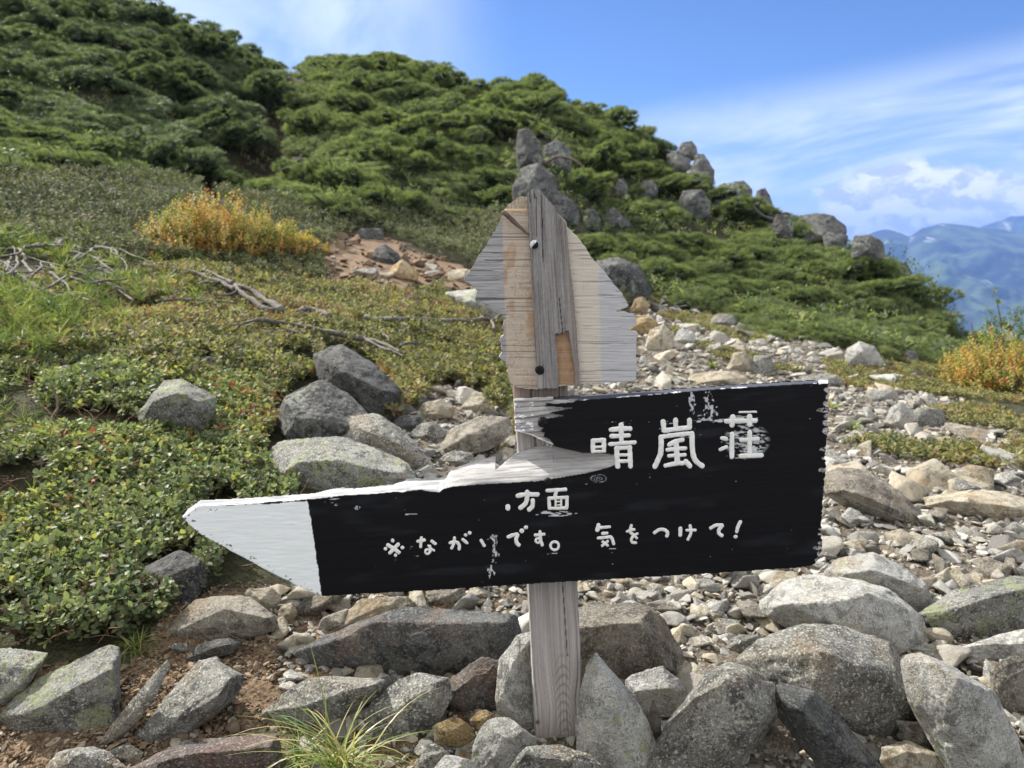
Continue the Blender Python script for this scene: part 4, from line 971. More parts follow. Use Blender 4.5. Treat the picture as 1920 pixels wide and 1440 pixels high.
def mat_cover(name, label, P, lib, mat, r, size=1.0, lift=.0, mound=.05, ms=2.2, up=1.0, cat='ground cover', gr=0.0):
    N = normal(P[:, 0], P[:, 1]); Q = P.copy()
    h = mound*(.5+.5*n2(P[:, 0]*ms, P[:, 1]*ms, 3, 17)); Q[:, 2] += lift+h*r.uniform(.35, 1.0, len(P))
    Nn = N*up+r.normal(size=N.shape)*.38
    V, F, A = stamp(lib, Q, Nn, size*r.uniform(.75, 1.25, len(P)), r)
    if gr:   # patches of older or redder leaves
        per = len(V)/len(P)
        A = np.clip(A+gr*n2(V[:, 0]*1.6, V[:, 1]*1.6, 3, 71), 0, 1)
    tag(obj(name, mesh_data(name, V, F, M[mat], True, {'rnd': A})), label, cat, None, 'stuff')
LEAFA = [(-500,640),(0,650),(200,640),(420,655),(560,650),(600,700),(520,760),(500,840),(560,905),(545,960),(560,1000),(500,1040),(470,1085),(400,1100),(330,1110),(300,1170),(220,1215),(60,1235),(-500,1240)]
LEAFB = [(-500,560),(0,560),(260,520),(470,500),(640,545),(850,540),(960,590),(985,700),(985,850),(930,800),(880,740),(800,755),(740,800),(660,760),(600,720),(500,840),(430,740),(200,690),(-500,700)]
HIDB = [(940,420),(1090,520),(1180,560),(1150,645),(1010,700),(960,640)]
LEAFS = [(-500,350),(0,335),(250,325),(360,345),(400,400),(560,470),(640,500),(600,535),(300,505),(0,470),(-500,520)]
LEAFS2 = [(400,372),(470,366),(560,388),(700,404),(860,385),(960,400),(960,560),(880,540),(800,490),(740,455),(690,448),(600,470),(560,470),(470,420)] or [(560,400),(640,440),(700,440),(740,470),(800,490),(880,540),(960,560),(960,400),(860,385),(700,410)] or [(700,410),(860,385),(960,400),(1000,480),(960,540),(880,510),(800,480),(740,450)]
def build_mats():
    r = np.random.default_rng(9)
    big = [sprig(6, .0165, .0105, r, 1.1) for _ in range(8)]
    sml = [sprig(6, .014, .0075, r, 1.0, False) for _ in range(8)]
    P = sample_ground(19000, 1.1, 3.2, [LEAFA], OUTL, 480, 22, .9, 71); P = P[n2(P[:, 0]*5, P[:, 1]*5, 3, 19) > -.24]
    mat_cover('bearberry_mat', 'thick mat of small glossy oval leaves covering the left foreground', P, big, 'berry', r, 1.0, .0, .10, 5.0, .7, gr=.25)
    P = sample_ground(27000, 2.3, 7.5, [LEAFB, HIDB], [PATH]+OUTL, 480, 22, 1.1, 73); P = P[n2(P[:, 0]*3.2, P[:, 1]*3.2, 3, 20) > -.30]
    mat_cover('alpine_mat', 'yellow green and red low shrub mat between the leaves and the trail', P, sml, 'mat2', r, 1.7, .0, .13, 2.6, .8, gr=.45)
    P = sample_ground(19000, 4.4, 11.5, [LEAFS, LEAFS2, HIDB], [PATH], 480, 14, .9, 75)
    mat_cover('grey_shrub_mat', 'grey green low shrubs at the foot of the hill', P, sml, 'sage', r, 2.3, .0, .30, 1.1, 1.0, gr=.2)
    P = sample_ground(9500, 1.6, 8.5, GREEN_PATCH, [], 160, 12, 1.1, 77)
    P = np.concatenate([P, sample_ground(6500, 4.0, 9.0, [GREEN_STRIP], [], 160, 12, .8, 78)])
    P = P[n2(P[:, 0]*1.8, P[:, 1]*1.8, 3, 93) > -.02]
    mat_cover('scree_greenery', 'low olive green plants growing in bands across the scree', P, sml, 'mat2', r, 1.5, .0, .05, 2.0, 1.0, gr=.3)
    # soil showing dark under the hill pines is covered by old low growth
    P = sample_ground(17000, 6.5, 26, [HILL], [], 360, 10, .8, 79)
    mat_cover('hill_undergrowth', 'dark low growth under the dwarf pines on the hill', P, sml, 'pine', r, 4.4, .0, .30, 1.6, .8)
build_mats()

def twigs():
    r = np.random.default_rng(21); P = sample_ground(420, 1.15, 3.0, [LEAFA], OUTL, 60, 20, .9, 91); parts = []
    for p in P:
        a = r.uniform(0, 2*PI); l = r.uniform(.05, .13); q = [p+np.array([0, 0, .01])]
        for k in range(3): a += r.normal(0, .5); q.append(q[-1]+np.array([math.cos(a)*l*.33, math.sin(a)*l*.33, r.uniform(.0, .03)]))
        parts.append(tube(curve(q, 8), np.linspace(.0014, .0007, 8), 4, 1))
    V, F = join(parts); m = plain('reddish twigs', (.20, .11, .075), .8, .4, 60)
    tag(obj('mat_twigs', mesh_data('mat_twigs', V, F, m)), 'thin reddish brown twigs threading through the leafy mat', 'twigs', None, 'stuff')
twigs()
def blades_at(name, label, pxpy, n, ln, wd, mat='grass', cat='grass tuft', group=None, droop=.8, seed=0, Y=None, seg=6):
    r = np.random.default_rng(seed+300); p = G(*pxpy) if Y is None else W(pxpy[0], pxpy[1], Y)
    V, F, A = blade_tuft(n, ln, wd, r, droop, seg)
    return tag(obj(name, mesh_data(name, V, F, M[mat], True, {'rnd': A}), None, p), label, cat, group, 'thing')
blades_at('grass_tuft', 'big tuft of long arching grass blades at the bottom edge left of the post', (640,1440), 115, .24, .0026, droop=1.6, seed=1, Y=1.05, seg=10)
blades_at('grass_tuft', 'straw coloured grass tuft just left of the big arching tuft', (560,1425), 80, .13, .0018, droop=1.7, seed=2, Y=1.08, seg=9)
blades_at('grass_tuft', 'thin grass growing from under the edge of the leafy mat', (250,1215), 46, .09, .0022, droop=1.1, seed=3)
blades_at('grass_tuft', 'small grass tuft on the dirt beside the thin stone sliver', (262,1225), 24, .07, .0022, droop=1.0, seed=4)
blades_at('grass_tuft', 'yellow green grass clump directly left of the post above the board', (925,838), 130, .13, .0045, droop=.9, seed=5)
blades_at('grass_tuft', 'grass clump above the clump that touches the post', (945,750), 80, .12, .0045, droop=.9, seed=6)
blades_at('grass_tuft', 'tiny green grass sprout in the scree under the board', (1385,1078), 16, .06, .0035, droop=.9, seed=7)
for k, (a, b) in enumerate(((1160,712), (1335,690), (1475,640), (1600,810), (1660,838), (1760,850), (1830,860), (1900,872), (1560,770), (1700,700))):
    blades_at('grass_tuft', 'short grass tuft growing in the green bands of the scree', (a, b), 70, .10, .005, group='short grass tufts in the scree', droop=.9, seed=20+k)
for k, (a, b, h) in enumerate(((492,905,.09), (195,770,.11), (330,1120,.11), (385,980,.10), (175,1000,.12), (115,850,.12), (60,930,.10))):
    blades_at('thin_grass', 'single thin grass blades rising out of the leafy mat', (a, b), 3, h, .0035, 'grass', 'grass blade', 'grass blades in the leafy mat', .45, 40+k)

# near pine sprigs on the left with bright needles
def near_pine(label, pts, seed, s=1.0, n=60):
    r = np.random.default_rng(seed); c = G(pts[0][0], pts[0][1]); t = root_at('pine_bush', c, label, 'pine bush')
    P = []; N = []
    for (a, b) in pts:
        g0 = G(a, b)
        for _ in range(n):
            q = g0+np.array([r.normal(0, .17), r.normal(0, .17), 0])*s; q[2] = hz(q[0:1], q[1:2])[0]+abs(r.normal(0.06, .05))*s+.02
            P.append(q-c); N.append([r.normal(0, .5)+.1, r.normal(0, .5)-.1, 1])
    lib = [needle_tuft(24, .082, .0042, r, .95)+(np.tile([0, .3, 1.0], 24),) for _ in range(5)]
    V, F, A = stamp(lib, np.array(P), np.array(N), r.uniform(.8, 1.3, len(P))*s, r)
    obj('foliage', mesh_data('foliage', V, F, M['pine_bright'], True, {'rnd': A}), t)
    br = []
    for k in range(len(P)//6):
        e = P[k*6]; b0 = e*.75+np.array([r.normal(0, .05), r.normal(0, .05), -.08]); br.append(tube(curve([b0, (b0+e)/2+r.normal(0, .02, 3), e], 6), np.linspace(.007, .003, 6), 5, k))
    Vb, Fb = join(br); obj('branches', mesh_data('branches', Vb, Fb, M['bark']), t)
near_pine('bright needled pine sprays at the left edge above the dead branches', [(20,478),(90,482),(150,490),(-60,470)], 1, 1.1, 24)
near_pine('bright green pine tussock at the left edge below the dead branches', [(30,615),(90,620),(150,630),(-40,600),(200,560)], 2, 1.0, 40)
near_pine('dark pine tips at far left under the bright tussock', [(10,680),(-60,690),(45,672)], 3, .8, 26)
near_pine('small pine spray in the leafy mat at the left edge', [(10,790),(-50,800)], 4, .7, 16)
near_pine('pine sprays beside the dead branches near the autumn bush', [(350,505),(400,500)], 5, .9, 14)

def leafy_bush(name, label, cat, blobs, mat, lib, n, size, seed, wood='bark', up=.8):
    """blobs: (px, py of the ground, radius m, height m)"""
    def foot(q):
        if len(q) < 5: return G(q[0], q[1])
        w = W(q[0], q[1], q[4]); w[2] = hz(w[0:1], w[1:2])[0]; return w
    r = np.random.default_rng(seed); c = foot(blobs[0]); t = root_at(name, c, label, cat); P = []; N = []; br = []
    for q_ in blobs:
        rad, h = q_[2], q_[3]; g0 = foot(q_)-c
        for k in range(n):
            d = r.normal(size=3); d[2] = abs(d[2]); d /= np.linalg.norm(d); q = r.uniform(.45, 1.0)**.6*(1+.25*math.sin(d[0]*9+d[1]*7+seed))
            P.append(g0+np.array([d[0]*rad, d[1]*rad, d[2]*h])*q); N.append(d*.5+np.array([0, 0, up]))
            if k % 14 == 0:
                e = P[-1]; br.append(tube(curve([g0+np.array([d[0]*rad*.15, d[1]*rad*.15, -.03]), g0*.5+e*.5+r.normal(0, .02, 3)+np.array([0, 0, -.03]), e], 7), np.linspace(.009, .003, 7), 5, k))
    V, F, A = stamp(lib, np.array(P), np.array(N), size*r.uniform(.7, 1.3, len(P)), r)
    A = np.clip(A+.25*n2(V[:, 0]*3, V[:, 2]*3, 2, seed), 0, 1)
    obj('foliage', mesh_data('foliage', V, F, M[mat], True, {'rnd': A}), t)
    Vb, Fb = join(br); obj('branches', mesh_data('branches', Vb, Fb, M[wood]), t)
    return t
_r = np.random.default_rng(3); UPL = [sprig(10, .036, .017, _r, 2.4, False) for _ in range(6)]; BRD = [sprig(6, .055, .035, _r, 1.6, False) for _ in range(6)]
leafy_bush('autumn_bush', 'bushy shrub turning orange and yellow left of the path', 'bush', [(410,492,.40,.42),(350,490,.30,.34),(465,490,.34,.37),(515,488,.28,.26),(560,484,.20,.15),(380,482,.34,.38)], 'autumn', UPL, 700, .66, 4)
leafy_bush('autumn_plants', 'rust orange plants at the right edge of the picture', 'bush', [(1850,745,.20,.30,4.7),(1910,765,.26,.27,4.5),(1805,715,.14,.20,5.0),(1970,755,.36,.36,4.6),(1895,735,.26,.34,4.9)], 'autumn', UPL, 360, .62, 5)
leafy_bush('green_bush', 'dark green leafy bush on the steep edge at right, in front of the far mountains', 'bush', [(1885,708,.42,.66,8.0),(1930,720,.45,.60,7.8),(1845,705,.30,.45,8.3),(1990,715,.6,.7,8.0)], 'bush', BRD, 620, .6, 6)
leafy_bush('birch_scrub', 'yellowish green leafy scrub at the top corner of the lower right slope', 'bush', [(1700,640,.40,.62,10.0),(1655,600,.40,.62,10.6),(1745,665,.30,.50,9.6),(1610,570,.36,.52,11.2)], 'bush', BRD, 330, .75, 7)
def sapling():
    r = np.random.default_rng(8); base = W(1885, 690, 7.7); t = root_at('sapling', base, 'thin leafy sapling rising above the green bush before the far mountains', 'sapling')
    Y = base[1]; st = []; P = []; N = []
    for pts in ([(1885,690),(1880,640),(1876,600),(1868,560)], [(1880,640),(1900,610),(1908,590)], [(1872,690),(1862,630),(1855,600)], [(1885,700),(1835,650),(1820,600)], [(1890,690),(1905,650),(1912,625)]):
        q = curve([W(a, b, Y)-base for a, b in pts], 12); st.append(tube(q, np.linspace(.012, .004, 12), 5, 1))
        if pts[2][0] == 1820: continue
        for k in range(4, 12):
            for _ in range(5): P.append(q[k]+r.normal(0, .035, 3)); N.append(r.normal(size=3)*.6+[0, 0, .7])
    V, F = join(st); obj('stem', mesh_data('stem', V, F, M['bark']), t)
    V, F, A = stamp(BRD, np.array(P), np.array(N), np.full(len(P), .5), r); obj('foliage', mesh_data('foliage', V, F, M['bush'], True, {'rnd': A*.5+.5}), t)
sapling()

# ------------------------------------------------------------------ dead wood on the ground
def dead_branch(label, lines, Yb=None, lift=.095, mat='deadwood', seed=0, group=None):
    """lines: list of (list of (px,py), width px at start, at end)"""
    g0 = G(*lines[0][0][0]); parts = []
    for j, (pts, w0, w1) in enumerate(lines):
        q = []
        for (a, b) in pts:
            p = G(a, b+6) if Yb is None else W(a, b, Yb)
            if Yb is None:
                Y = p[1]*(1-.01); p = W(a, b, Y)
                p[2] = max(p[2], hz(p[0:1], p[1:2])[0]+lift)
            q.append(p)
        q = curve(q, 6*len(pts)); Y = q[:, 1].mean(); q = q+.012*np.stack([vn3(q*9+j, 1), vn3(q*9+j, 2), vn3(q*9+j, 3)*.7], -1)*(Yb is None)*(lift > .05)
        parts.append(tube(q-g0, np.linspace(w0, w1, len(q))*.38/FPX*Y, 8, seed+j, .45))
    V, F = join(parts)
    return tag(obj('dead_branch', mesh_data('dead_branch', V, F, M[mat]), None, g0), label, 'branch', group)
dead_branch('forked silvery dead branch pointing down right, in the middle of the leafy mat', [([(250,515),(330,525),(400,545),(440,560)], 5, 13), ([(350,508),(400,532),(440,552)], 4, 9), ([(370,555),(410,548),(450,555),(490,575),(525,605)], 5, 18), ([(440,555),(480,590),(520,603)], 12, 15), ([(380,570),(430,572),(450,560)], 3, 7)], seed=1)
dead_branch('dark tangled dead limb at the left edge', [([(-40,510),(10,525),(60,560),(100,580),(140,590)], 20, 9), ([(0,490),(40,490),(52,520),(60,540)], 7, 6), ([(20,535),(60,545),(90,572),(135,580)], 7, 4), ([(100,520),(120,560),(130,585)], 5, 4), ([(140,560),(170,552),(210,560),(250,590)], 7, 5), ([(70,525),(110,535),(130,560)], 4, 3), ([(10,560),(40,575),(80,570)], 4, 3), ([(185,500),(195,540),(190,560)], 4, 4), ([(40,500),(90,515),(150,535),(170,555)], 4, 3), ([(75,540),(85,560),(90,575)], 4, 3)], seed=2)
dead_branch('thin bare twigs sticking out above the pine sprays at far left', [([(35,433),(60,450),(80,462)], 3, 3), ([(-10,455),(20,465),(60,470)], 4, 3)], seed=3)
dead_branch('long curved dead branch above the blue grey boulder', [([(450,637),(490,627),(540,632),(600,645),(650,655)], 6, 12), ([(500,650),(530,645),(560,650)], 4, 4), ([(540,660),(555,645)], 3, 3)], seed=4)
dead_branch('short dark log piece lying right of the forked branch', [([(560,605),(585,605),(618,615)], 12, 14), ([(560,605),(580,615),(592,628)], 4, 5)], seed=5)
dead_branch('thick grey brown root beside the blue grey boulder', [([(665,655),(690,660),(720,672),(750,690)], 14, 5), ([(690,665),(720,680),(758,698)], 8, 3), ([(715,645),(730,665)], 4, 4)], seed=6)
dead_branch('short white dead stick right of the grey brown root', [([(750,678),(770,670),(788,668)], 8, 5)], seed=7)
dead_branch('straight grey fallen stem lying behind the leafy mat left of the post', [([(685,618),(740,622),(800,618),(860,620),(920,617)], 12, 9)], seed=8)
dead_branch('bleached white forked stick at the left edge of the sign plate', [([(900,612),(920,618),(945,600)], 9, 6), ([(922,618),(926,638)], 8, 7)], seed=9)
dead_branch('thin pale twigs in the middle of the leafy mat', [([(300,590),(340,585),(400,588),(440,590)], 6, 4), ([(365,610),(375,625)], 4, 3), ([(440,600),(455,620)], 4, 3)], seed=10)
dead_branch('curved dark branch over the grey boulders on the hill', [([(1018,308),(1045,294),(1075,300),(1098,318)], 7, 5)], 12.2, seed=11, mat='bark')
dead_branch('twisted dead trunk on the skyline beside the rock tooth', [([(1408,370),(1415,392),(1432,405),(1455,412)], 8, 7), ([(1455,412),(1470,400),(1480,402)], 6, 5)], 12.9, seed=12, mat='deadwood')
dead_branch('weathered stick lying between the boulders at lower right', [([(1722,1175),(1745,1200),(1780,1230)], 16, 10)], 1.5, seed=13, mat='deadwood')
def tangle():
    r = np.random.default_rng(77); L = []
    for k in range(34):
        x, y = r.uniform(-60, 190), r.uniform(488, 575); a = r.uniform(-.2, .75)+(r.random() < .25)*1.6; l = r.uniform(40, 120); pts = [(x, y)]
        for _ in range(3): a += r.normal(0, .35); pts.append((pts[-1][0]+math.cos(a)*l/3, pts[-1][1]+math.sin(a)*l/3*.7))
        L.append((pts, r.uniform(4, 9), r.uniform(2.5, 4)))
    dead_branch('dense grey tangle of thin dead pine twigs at the left edge below the pine sprays', L, lift=.13, seed=91)
tangle()
def shard():
    P = [W(a, b, 1.12+y) for a, b, y in ((1224,1302,0),(1240,1345,0),(1243,1372,0),(1226,1395,0),(1212,1370,0),(1211,1335,0),(1226,1340,.02),(1228,1390,.03))]
    V, F = rock_shape(np.array(P), 3, 4, .25, 40, 0); c = V.mean(0)
    tag(obj('wood_shard', mesh_data('wood_shard', V-c, F, M['deadwood']), None, c), 'splintered wood shard standing between the pointed rock and the large grey boulder', 'wood shard')
shard()
for k, pts in enumerate(([(372,1130),(395,1165),(430,1190),(470,1205)], [(395,1120),(415,1160),(455,1178)], [(330,1135),(352,1170),(350,1205)], [(300,1150),(345,1160),(400,1200),(440,1222)], [(360,1140),(382,1175),(385,1215)])):
    dead_branch('thin purplish brown stem creeping out from under the leafy mat onto the dirt', [(pts, 3.4, 2.0)], lift=.012, mat='bark', seed=30+k, group='creeping stems at the edge of the leafy mat')

# ------------------------------------------------------------------ the signpost
SY = 1.10                                        # distance of the board's front face
def sheet(name, x0, x1, y0, y1, step, inside, surf, back, mat, parent, label=None, base=0.0):
    """a carved wooden surface: relief over a fine grid, with real thickness behind it.
    inside(x,y) outline, surf(x,y) -> (depth m behind SY, colour)"""
    xs = np.arange(x0, x1+step, step); ys = np.arange(y0, y1+step, step); X, Y = np.meshgrid(xs, ys)
    ins = inside(X, Y); d, c = surf(X, Y)
    cell = ins[:-1, :-1] & ins[1:, :-1] & ins[:-1, 1:] & ins[1:, 1:]
    used = np.zeros(X.shape, bool)
    for a, b in ((0, 0), (1, 0), (0, 1), (1, 1)): used[a:a+cell.shape[0], b:b+cell.shape[1]] |= cell
    idx = np.full(X.shape, -1); idx[used] = np.arange(used.sum()); n = int(used.sum())
    P = W(X[used], Y[used], SY+d[used]); bk = P.copy(); bk[:, 1] = SY+back
    ty = np.where(used, Y, 1e9).min(0); lim = W(xs, np.where(ty > 1e8, y0, ty), SY+back)[:, 2]
    bk[:, 2] = np.minimum(bk[:, 2], np.broadcast_to(lim[None], X.shape)[used])
    q = np.stack([idx[1:, :-1][cell], idx[1:, 1:][cell], idx[:-1, 1:][cell], idx[:-1, :-1][cell]], -1)
    E = np.concatenate([q[:, [0, 1]], q[:, [1, 2]], q[:, [2, 3]], q[:, [3, 0]]])
    key = E[:, 0]*n+E[:, 1]; rev = E[:, 1]*n+E[:, 0]; be = E[~np.isin(key, rev)]
    side = np.stack([be[:, 1], be[:, 0], be[:, 0]+n, be[:, 1]+n], -1)
    V = np.concatenate([P, bk]); col = c[used]
    bv = np.unique(be); ecol = col.copy()
    me = mesh_data(name, V-parent_loc, [q, q[:, ::-1]+n, side], M[mat], False, {'paint': np.concatenate([col, ecol])})
    sm_ = np.zeros(len(me.polygons), bool); sm_[:len(q)] = True; me.polygons.foreach_set('use_smooth', sm_)
    o = obj(name, me, parent)
    if label: o['label'] = label
    return o
parent_loc = W(1050, 1398, SY+.05); parent_loc[2] = 0.0
sign = root_at('signpost', parent_loc, 'weathered wooden signpost with a black arrow board and a broken bare plywood plate', 'signpost')
def pl(x, tab): t = np.array(tab, float); return np.interp(x, t[:, 0], t[:, 1])
def mixc(a, b, t): t = np.clip(t, 0, 1)[..., None]; return np.asarray(a)*(1-t)+np.asarray(b)*t
def grain(x, y, lx, ly, seed, o=4):
    return n2(x/lx, y/ly, o, seed)

def post_surf(x, y):
    xl = pl(y, [(700,960),(740,961),(1090,988),(1395,1003),(1600,1016)]); w = pl(y, [(700,106),(740,104),(1090,95),(1395,95),(1600,92)])
    u = (x-xl)/w; s = .5+.25*grain(u*0+y/900+3, y*0, 1, 1, 2)
    warp_ = .055*n2(u*1.5, y/170, 3, 31)+.10*np.exp(-((y-1330)/55)**2)*np.exp(-((u-.62)/.3)**2)*(u-.62)*6
    uu = u+warp_
    g = n2(uu*26, y/210, 4, 32); f = n2(uu*70, y/120, 3, 33)
    arch = np.abs(((y-1220-260*((u-.6)**2)*3.4)/17+.5*n2(u*4, y/60, 2, 35)) % 1-.5)*2
    am = np.exp(-((u-.62)/.27)**2)*sm(y, 1190, 1270)*(1-sm(y, 1350, 1400))
    c = mixc((.21, .19, .18), (.46, .425, .40), .5+.55*g+.40*f)
    c = mixc(c, (.11, .10, .095), am*.45*(arch < .35))
    c = mixc(c, (.085, .075, .07), sm(n2(uu*15+9, y/420, 3, 36), .42, .55)*.8)
    c = mixc(c, (.055, .05, .045), (np.abs(uu-.70-.02*np.sin(y/60)) < .012)*(y > 1090)*(y < 1230)*.9)
    c = mixc(c, (.05, .045, .04), ((np.abs(u-.47) < .012)*1.+(np.abs(u-.84) < .01))*(y < 760)*.8)
    c = mixc(c, (.03, .03, .03), np.exp(-(((x-1008)/4)**2+((y-1354)/4)**2)))
    top = 1-sm(y, 742, 768); c = mixc(c, c*np.array([.72, .62, .55]), (y < 748)*1.)
    d = .0455-.0011*(g+.6*f)+.008*sm(np.abs(u-.5), .44, .5)**2
    return d, c
sheet('post', 940, 1115, 705, 1560, 1.4, lambda x, y: (x > pl(y, [(700,960),(740,961),(1090,988),(1395,1003),(1600,1016)])+1.2*n2(y/30, y*0, 3, 4)) & (x < pl(y, [(700,1066),(740,1065),(1090,1083),(1395,1098),(1600,1108)])+1.2*n2(y/30, y*0, 3, 5)) & (y > 712), post_surf, .118, 'post', sign)

TOPL = [(342,968),(352,955),(375,938),(450,935),(520,930),(590,925),(622,917),(640,914),(665,916),(700,912),(738,908),(758,902),(762,898),(800,896),(836,896),(840,889),(846,880),(871,871),(893,862),(920,857),(945,854),(966,850),(985,844),(1004,838),(1020,835),(1038,836)]
FACE = [(342,969),(372,948),(450,945),(520,940),(592,935),(620,932),(640,929),(700,926),(740,922),(756,923),(764,921),(790,918),(800,921),(824,923),(830,917),(850,912),(900,908),(960,905),(1000,902),(1018,899),(1040,897),(1100,886),(1145,876),(1155,870),(1156,860),(1154,853)]
TOPR = [(960,749),(970,746),(1000,745),(1062,742),(1200,734),(1353,723),(1540,712),(1553,712)]
FACER = [(960,752),(1030,752),(1087,750),(1120,748),(1353,729),(1540,718),(1556,718)]
BOT = [(345,977),(375,1002),(515,1078),(603,1119),(605,1118),(830,1106),(980,1096),(1260,1080),(1497,1065),(1530,1060),(1556,1058)]
RIGHT = [(705,1553),(745,1554),(800,1552),(830,1550),(850,1547),(880,1549),(905,1545),(960,1541),(1000,1541),(1030,1543),(1045,1537),(1058,1528),(1070,1500)]
NOTCH = [(930,835),(962,808),(985,815),(1000,820),(1022,829),(1037,836),(1020,833.5),(1004,837),(966,850),(930,880)]
BARE_L = [(955,740),(1085,742),(1087,746),(1076,754),(1040,757),(1022,755),(1026,759),(1022,761),(1072,765),(1045,771),(1030,774),(1058,779),(1040,783),(1012,786),(1008,797),(1020,802),(1012,808),(1022,812),(1018,818),(1030,824),(1038,832),(1035,838),(955,812)]
BARE_M = [(1000,830),(1036,836),(1060,842),(1092,849),(1120,849),(1152,852),(1157,860),(1154,871),(1140,877),(1100,887),(1040,897),(1000,903)]
CHIP = [(1550,731,7,5),(1551,744,5,6),(1548,757,8,6),(1543,769,17,4),(1549,780,6,5),(1547,793,7,6),(1547,808,8,7),(1545,842,14,4),(1545,859,7,3),(1542,881,12,4),(1540,993,8,3),(1537,1001,10,2),(1538,1018,8,3),(1530,1027,10,3),(1536,1039,6,6),(1531,1050,6,4)]
def board_in(x, y):
    j = 1.6*n2(y/13, y*0+3, 3, 41)+1.6*n2(y/4.5, y*0, 3, 42)
    top = np.where(x < 1037, pl(x, TOPL)+1.2*n2(x/9, x*0, 3, 43)*(x > 600)-.6, pl(x, TOPR)+.5*n2(x/14, x*0, 2, 44))
    lo = (y > top) & (y < pl(x, BOT)+.8*n2(x/12, x*0, 2, 45)) & (x > 341)
    j2 = 2.5*n2(y/5, y*0+8, 3, 47)
    ur = (x > 963+.04*(y-748)+j2) & (x < 1050) & (y > pl(x, TOPR)) & (y < pl(x, [(960,807),(975,811),(1000,819),(1022,829),(1038,837)])+1.5*n2(x/5, x*0, 2, 48))
    r = (lo | ur) & (x < pl(y, RIGHT)+j)
    r &= ~inpoly(x, y, NOTCH)
    r &= ~((x < 356) & (y > 968+(x-342)*1.0+3) & (x < 352))
    return r
def scuff(x, y, cx, cyy, rx, ry, den, seed, lx=16, ly=2.2, rot=.06):
    e = 1-((x-cx)/rx)**2-((y-cyy)/ry)**2
    n = n2(x/lx, (y+rot*(x-cx))/ly, 4, seed)
    return (e > 0)*sm(n+.35*np.clip(e, 0, 1), 1-den-.04, 1-den+.06)
def board_surf(x, y):
    gy = y+.056*x                                    # grain follows the tilted board
    f = np.where(x < 1060, pl(x, FACE), pl(x, FACER)); t = np.where(x < 1037, pl(x, TOPL), pl(x, TOPR))
    fr = pl(x, FACER); fl = pl(x, FACE)
    g = n2(x/240, gy/3.2, 4, 51); g2 = n2(x/60, gy/1.4, 3, 52)
    blk = mixc((.0030, .0032, .0045), (.0055, .0058, .0080), .5+.8*g)
    blk = mixc(blk, (.020, .022, .027), sm(n2(x/120, gy/26, 3, 53), .15, .6)*.55)
    wht = mixc((.77, .81, .81), (.85, .88, .88), .5+.5*n2(x/50, gy/7, 3, 54)+.25*g2)
    bare = mixc((.22, .215, .21), (.47, .455, .44), .55+.55*g+.55*g2)
    c = blk; d = -.00006*g
    # white arrow head
    edge = pl(y, [(930,574),(987,585),(1117,603)])+1.2*n2(x/20, y/9, 2, 55)
    wa = x < edge; c = np.where(wa[..., None], wht, c); d = d-np.where(wa, .0004+.00035*n2(x/26, gy/4.5, 3, 56), 0)
    rim = np.where(x < 430, (y < 960+(x-342)*.1) & (x < 392), False)
    chipm = wa & (n2(x/6, y/3.5, 3, 57) > .33) & ((np.abs(y-pl(x, BOT)) < 12) | (x < 368) | ((np.abs(x-395) < 14) & (np.abs(y-957) < 3)))
    c = np.where(chipm[..., None], np.array((.05, .05, .055)), c)
    dark_line = wa & (x > 425) & (np.abs(y-fl-2) < 2.2*np.clip(n2(x/30, x*0, 2, 58)+.45, 0, 1)); c = np.where(dark_line[..., None], np.array((.02, .02, .02)), c)
    # scuffs, scratches and knots that show the primer
    pr = np.array((.62, .64, .65)); s = 0*x
    for a in ((1392,828,58,40,.36,61,20,3.2),(1400,838,28,24,.62,62,12,4,-.2),(1375,787,50,8,.50,71,18,3),(1262,795,56,20,.24,63),(1290,815,36,24,.26,64),(1165,790,56,8,.28,65),(1190,835,36,8,.16,66),(1040,925,24,10,.20,67),
              (1040,963,40,5,.80,68),(1068,962,14,3.5,.85,68),(1130,1029,60,10,.14,69),(1135,1018,80,20,.02,70),(760,1045,40,10,.02,72),(810,1050,26,8,.05,73),(1300,1000,60,12,-.02,76),(1030,1035,24,7,.34,77,7,2)):
        s = np.maximum(s, scuff(x, y, *a))
    s = s*.9
    k1 = scuff(x, y, 1333, 762, 17, 34, .52, 81, 5, 7, 0); k1 = np.maximum(k1, scuff(x, y, 1298, 752, 7, 26, .62, 82, 3, 9, 0)); k1 = np.maximum(k1, scuff(x, y, 1325, 786, 38, 10, .55, 83, 16, 2.4, .1))
    k2 = scuff(x, y, 929, 1030, 9, 26, .62, 84, 3, 8, 0); k2 = np.maximum(k2, scuff(x, y, 921, 1066, 9, 20, .6, 85, 3, 6, 0)); k2 = np.maximum(k2, scuff(x, y, 924, 1008, 12, 9, .5, 86, 3, 3, 0))
    rk = np.hypot((x-1122)/17, (y-897)/8); k3 = (rk < 1)*sm(np.sin(rk*17+7*n2(x/7, y/5, 3, 87)), .35, .95)*.38
    k4 = scuff(x, y, 623, 938, 34, 12, .40, 88, 9, 3, .1)+(np.hypot((x-670)/6, (y-952)/4) < 1)*.8*(n2(x/3, y/3, 2, 89) > -.1)
    speck = (n2(x/7, gy/1.5, 2, 90) > .70)*sm(n2(x/60, gy/14, 2, 91), .15, .5)*.8+(n2(x/5.1, y/2.7, 3, 92) > .84)*.5
    lines = (np.abs(y-964+.03*(x-770)) < .9)*(x > 760)*(x < 783)
    tot = np.clip(np.maximum.reduce([s, k1*.85, k2*.85, k3, np.clip(k4, 0, 1)*.7, speck*.7, lines*.8]), 0, 1)*(~wa)
    e4 = 1-((x-1400)/46)**2-((y-826)/36)**2; tot = np.maximum(tot, .75*sm(e4, .0, .5)*sm(n2(x/13, (y-.12*x)/2.6, 4, 75), .02, .30)); tot = tot*(x > 606)
